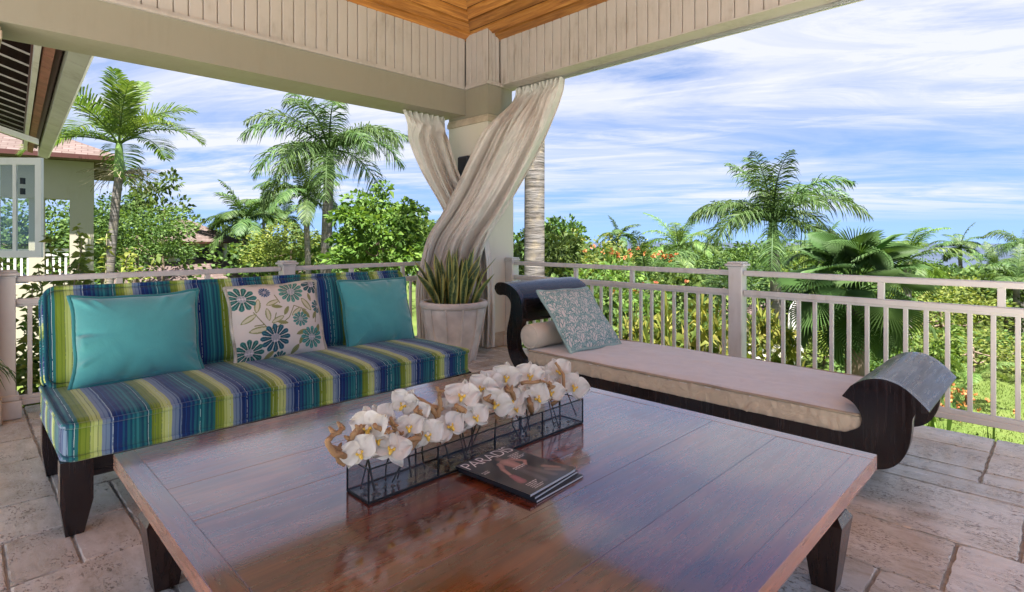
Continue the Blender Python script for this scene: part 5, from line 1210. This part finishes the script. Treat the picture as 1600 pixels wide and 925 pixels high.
tree('broadleaf_tree', 'pale tree right behind the cottage roof', 352, 50, zat(342, 50), zat(430, 50), 2.4, 'leafA', .30, 60, 50, .36, None, 6, G1)
tree('broadleaf_tree', 'dark undergrowth tree below the white-trunked palm', 415, 40, zat(378, 40), zat(450, 40), 2.6, 'leafD', .28, 70, 50, .36, None, 7, G1)
tree('broadleaf_tree', 'green tree seen between the columns of the pavilion', 70, 26, zat(300, 26), zat(440, 26), 2.2, 'leafA', .24, 60, 50, .36, None, 8, G1)
tree('broadleaf_tree', 'dark green tree behind the feathered palm trunk', 160, 27, zat(315, 27), zat(440, 27), 2.0, 'leafD', .24, 60, 50, .36, None, 9, G1)
LB = [('leafy bush crowding the corner by the thick palm trunk', 850, 15, 345, 520, 1.25, 'leafA', .17), ('yellow green bush right of the thick palm trunk', 905, 19, 362, 520, 1.6, 'leafC', .18), ('leafy tree filling the gap left of the big royal palm', 1125, 34, 376, 470, 2.2, 'leafA', .2), ('olive tree filling the gap right of the big royal palm', 1275, 36, 380, 470, 2.2, 'leafC', .2), ('tall thin-topped bush on the skyline right of the thick palm trunk', 878, 28, 336, 440, 1.3, 'leafA', .22),
      ('yellow bush on the skyline under the small dark palm', 992, 38, 376, 460, 1.6, 'leafC', .24), ('olive bush on the skyline beside the yellow bush', 1022, 44, 374, 460, 2.0, 'leafA', .26), ('rounded green bush under the orange flowers', 950, 13, 408, 600, 1.3, 'leafB', .14), ('green bush behind the coral pillow', 905, 11, 430, 640, 1.0, 'leafA', .13),
      ('green bush below the bright young palm', 1040, 15, 425, 600, 1.3, 'leafA', .16), ('dark bush behind the big royal palm trunk', 1150, 25, 408, 560, 2.4, 'leafD', .22), ('dark bush right of the big royal palm trunk', 1262, 22, 415, 560, 1.6, 'leafD', .2), ('green bush behind the fan palm', 1330, 26, 400, 560, 2.4, 'leafA', .22),
      ('bright bush below the small royal palm', 1470, 24, 432, 560, 2.2, 'leafC', .2), ('green bush under the cut-off palm', 1572, 25, 428, 560, 2.2, 'leafA', .2), ('dense dark bush behind the daybed foot', 1440, 13.5, 500, 640, .95, 'leafB', .12), ('lime bush at the far side of the lawn', 1520, 17, 508, 640, 1.6, 'leafC', .15), ('dark bush closing the lawn at the photo edge', 1590, 18, 515, 620, 1.4, 'leafA', .15),
      ('yellow green bush behind the closed umbrella', 1290, 17, 500, 640, 1.3, 'leafC', .15), ('green bush behind the yellow shrubs', 1100, 13, 480, 640, 1.2, 'leafA', .14), ('leafy bush low at the first balusters beside the column', 860, 9, 455, 700, .8, 'leafA', .11), ('hazy tree clump in front of the sea', 1440, 55, 404, 460, 3.0, 'leafA', .3), ('low bush below the fan palm leaves', 1370, 12, 545, 680, .9, 'leafA', .12)]
for i, (lab, px, d, y0, y1, rx, mat, lf) in enumerate(LB):
    tree('shrub', lab, px, d, zat(y0, d), max(zat(y1, d), terr(*ground_xy(px, d)) - .1), rx, mat, lf, 60, 55, .34, None, 20 + i, G2, 'shrub')
def spike_mesh(key, n, L, mat, asp, seed):
    if key not in CROWNS:
        rng = np.random.default_rng(seed); C = []; D = []
        for k in range(n):
            a = rng.uniform(0, 2 * PI); r = rng.uniform(0, .75); h = rng.uniform(.35, 1) * (1 - .3 * r); m = 16; c = np.array([r * math.cos(a), r * math.sin(a), h]); q = rng.normal(size=(m, 3)); q[:, 2] = np.abs(q[:, 2]) * .7; C.append(np.tile(c, (m, 1)) + rng.normal(size=(m, 3)) * .03); D.append(q)
        c, d = np.vstack(C), np.vstack(D); V, F = leaf_cloud(c, d, L * rng.uniform(.7, 1.2, len(c)), asp, .2, .25, seed); CROWNS[key] = np_mesh('foliage', V, F, M[mat])
    return CROWNS[key]
def spiky(name, label, px, d, ytop, rx, mat, L, asp, seed, group, flowers=None, n=36):
    x, y = ground_xy(px, d); g = terr(x, y); H = zat(ytop, d) - g; t = thing(name, label, 'shrub', (x, y, g), (0, 0, seed), group); obj_from('foliage', spike_mesh((mat, seed), n, L, mat, asp, seed), t, None, None, (rx, rx, H)); rg = random.Random(seed)
    b = MB()
    for k in range(9): a = rg.uniform(0, 6.3); r = rg.uniform(.1, .6) * rx; b.tube([(0, 0, -.1), (r * .5 * math.cos(a), r * .5 * math.sin(a), H * .5), (r * math.cos(a), r * math.sin(a), H * .85)], [.02, .015, .008], 5)
    b.obj('stem', M['twig'], t)
    return t
for i, (lab, px, d, yt, rx) in enumerate((('yellow croton shrub just left of the railing post', 1105, 9.5, 478, .95), ('yellow croton shrub right of the railing post', 1190, 10.5, 486, .9), ('yellow croton shrub behind the middle of the daybed', 1040, 10, 486, .85), ('low yellow croton shrub beside the closed umbrella', 1215, 12.5, 505, .8), ('pale croton shrub behind the coral pillow corner', 985, 10.5, 500, .75))):
    spiky('croton_shrub', lab, px, d, yt, rx, 'croton', .30, .17, 60 + i, G3, n=48)
for i, (lab, px, d, yt, rx) in enumerate((('long-leaved plant at the terrace edge under the railing', 1560, 4.1, 655, .22), ('long-leaved plant under the railing at the daybed foot', 1462, 4.5, 640, .24), ('long-leaved plant at the terrace edge cut by the photo edge', 1610, 3.9, 668, .2))):
    spiky('broad_leaf_plant', lab, px, d, yt, rx, 'leafB', .26, .30, 80 + i, 'leafy plants at the terrace edge', n=10)
# flowers, one cluster each
def blossoms(label, px, d, py, n, spread, size, mat, seed):
    x, y = ground_xy(px, d); z = zat(py, d); rng = np.random.default_rng(seed); c = rng.normal(size=(n, 3)) * np.array(spread); q = rng.normal(size=(n, 3)); q[:, 2] = np.abs(q[:, 2]) + .3
    cc = np.repeat(c, 5, 0) + rng.normal(size=(n * 5, 3)) * size * .2; V, F = leaf_cloud(cc, np.repeat(q, 5, 0) + rng.normal(size=(n * 5, 3)), size * rng.uniform(.7, 1.2, n * 5), .7, .2, .1, seed)
    o = obj_from('blossoms', np_mesh('blossoms', V, F, M[mat]), None, (x, y, z)); tag(o, label, 'blossoms', None, 'stuff')
blossoms('orange blossoms on the bush under the skyline palm', 975, 13, 396, 15, (.6, .6, .12), .09, 'flower', 1)
blossoms('red orange blossoms near the bright young palm', 1043, 14, 402, 10, (.12, .12, .05), .09, 'flower', 2)
blossoms('orange blossoms below the railing above the pillow', 985, 11.5, 445, 8, (.35, .35, .12), .08, 'flower', 3)
blossoms('orange ground flowers behind the daybed foot', 1480, 11.6, 622, 60, (.55, .35, .09), .08, 'flower', 4)
blossoms('white blossoms beside the yellow crotons', 1190, 10.2, 548, 22, (.35, .35, .08), .09, 'flower2', 5)
blossoms('pink blossom by the tall royal palm trunk', 1206, 11, 510, 5, (.05, .05, .04), .09, 'pink', 6)
blossoms('white blossoms near the railing post foot', 1150, 10.5, 535, 14, (.3, .3, .1), .08, 'flower2', 7)
# near shrub with thin branches beyond the sofa railing
def twig_bush(label, px, d, H, n, seed, mat, spread, leaf=.10):
    x, y = ground_xy(px, d); t = thing('twiggy_shrub', label, 'shrub', (x, y, -2.5), None, 'thin-branched shrubs beyond the sofa railing'); rg = random.Random(seed); b = MB(); C = []; D = []
    for k in range(n):
        a = rg.uniform(0, 6.3); r = spread * rg.uniform(.15, 1); h = H * rg.uniform(.55, 1.0); P = catmull([(0, 0, -.1), (r * .25 * math.cos(a), r * .25 * math.sin(a), h * .45), (r * math.cos(a) * .7, r * math.sin(a) * .7, h * .8), (r * math.cos(a), r * math.sin(a), h)], 7); b.tube(P, [.016 * (1 - .75 * i / len(P)) for i in range(len(P))], 5)
        for i in range(6, len(P)):
            for m in range(5):
                C.append(P[i] + Vector((rg.gauss(0, .02), rg.gauss(0, .02), rg.gauss(0, .03)))); D.append((rg.gauss(0, 1), rg.gauss(0, 1), rg.gauss(.2, .5)))
    b.obj('branch', M['twig'], t, True); c, dd = np.array([tuple(p) for p in C]), np.array(D); rng = np.random.default_rng(seed); V, F = leaf_cloud(c, dd, leaf * rng.uniform(.6, 1.3, len(c)), .55, .3, .25, seed); obj_from('foliage', np_mesh('foliage', V, F, M[mat]), t)
twig_bush('bushy green shrub behind the railing post at the open end of the sofa', 30, 5.4, 3.6, 20, 1, 'leafC', .75)
twig_bush('thin shrub with bright yellow-green shoots above the sofa back', 105, 6.2, 3.75, 14, 2, 'leafC', .9, .11)
twig_bush('yellow leaved shoots between the pavilion and the feathered palm', 160, 7.5, 3.85, 16, 3, 'leafC', .8, .11)
twig_bush('low leafy shrub seen through the balusters beside the sofa', 60, 5.8, 2.9, 34, 4, 'leafB', .7)
# far woodland
def woodland():
    rng = np.random.default_rng(77); C = []; D = []; S = []
    for k in range(640):
        d = 32 * (7.5 ** rng.uniform(0, 1)); px = rng.uniform(-250, 1850); x, y = ground_xy(px, d); g = terr(x, y)
        yt = rng.uniform(352, 384) if px < 820 else rng.uniform(374, 398) if px < 1150 else rng.uniform(372, 392) if px < 1310 else rng.uniform(410, 428)
        h = max(2.2, zat(yt, d) - g); r = rng.uniform(1.5, 2.8)
        m = 230; q = rng.normal(size=(m, 3)); q /= np.linalg.norm(q, axis=1, keepdims=True); q[:, 2] = np.abs(q[:, 2]); lump = .85 + .15 * np.sin(q[:, 0] * 5 + k) * np.cos(q[:, 1] * 5 + k); C.append(np.array([x, y, g + h * .35]) + q * lump[:, None] * np.array([r, r, h * .65])); D.append(q + rng.normal(size=(m, 3)) * .5); S.append(np.full(m, .19 + d * .0042))
    c, d, s = np.vstack(C), np.vstack(D), np.hstack(S); V, F = leaf_cloud(c, d, s, .7, .2, .1, 7); o = obj_from('distant_woodland', np_mesh('distant_woodland', V, F, M['leafA'])); tag(o, 'distant green woodland falling away towards the sea', 'woodland', None, 'stuff')
woodland()

def edge_palm():
    t = thing('potted_palm', 'pale palm frond tips reaching in front of the railing post at the photo edge', 'palm', (-.50, 3.95, 0)); rg = random.Random(2)
    MB().lathe([(0, .002), (.13, .002), (.17, .30), (.18, .32), (.15, .32), (.0, .29)], 28).obj('pot', M['pot'], t, True)
    me = frond_mesh(1.0, 62, 110, 30, .34, .014, .2, .9, 91, M['frond'], .25)
    for k, a in enumerate((10, 75, 140, 215, 290, 340)): obj_from('frond', me, t, (0, 0, .29), (R(rg.uniform(-6, 6)), 0, R(a)), (rg.uniform(.72, .86),) * 3)
edge_palm()

def grass():
    rng = np.random.default_rng(9); n = 9000; px = rng.uniform(1380, 1640, n); d = rng.uniform(9.5, 17, n); C = []
    for a, b in zip(px, d): x, y = ground_xy(a, b); C.append((x, y, terr(x, y) - .01))
    q = rng.normal(size=(n, 3)) * .5; q[:, 2] = 1.2; V, F = leaf_cloud(np.array(C), q, rng.uniform(.05, .13, n), .14, .2, .3, 3); o = obj_from('grass', np_mesh('grass', V, F, M['grass'])); tag(o, 'short lawn grass beyond the daybed foot', 'grass', None, 'stuff')
grass()
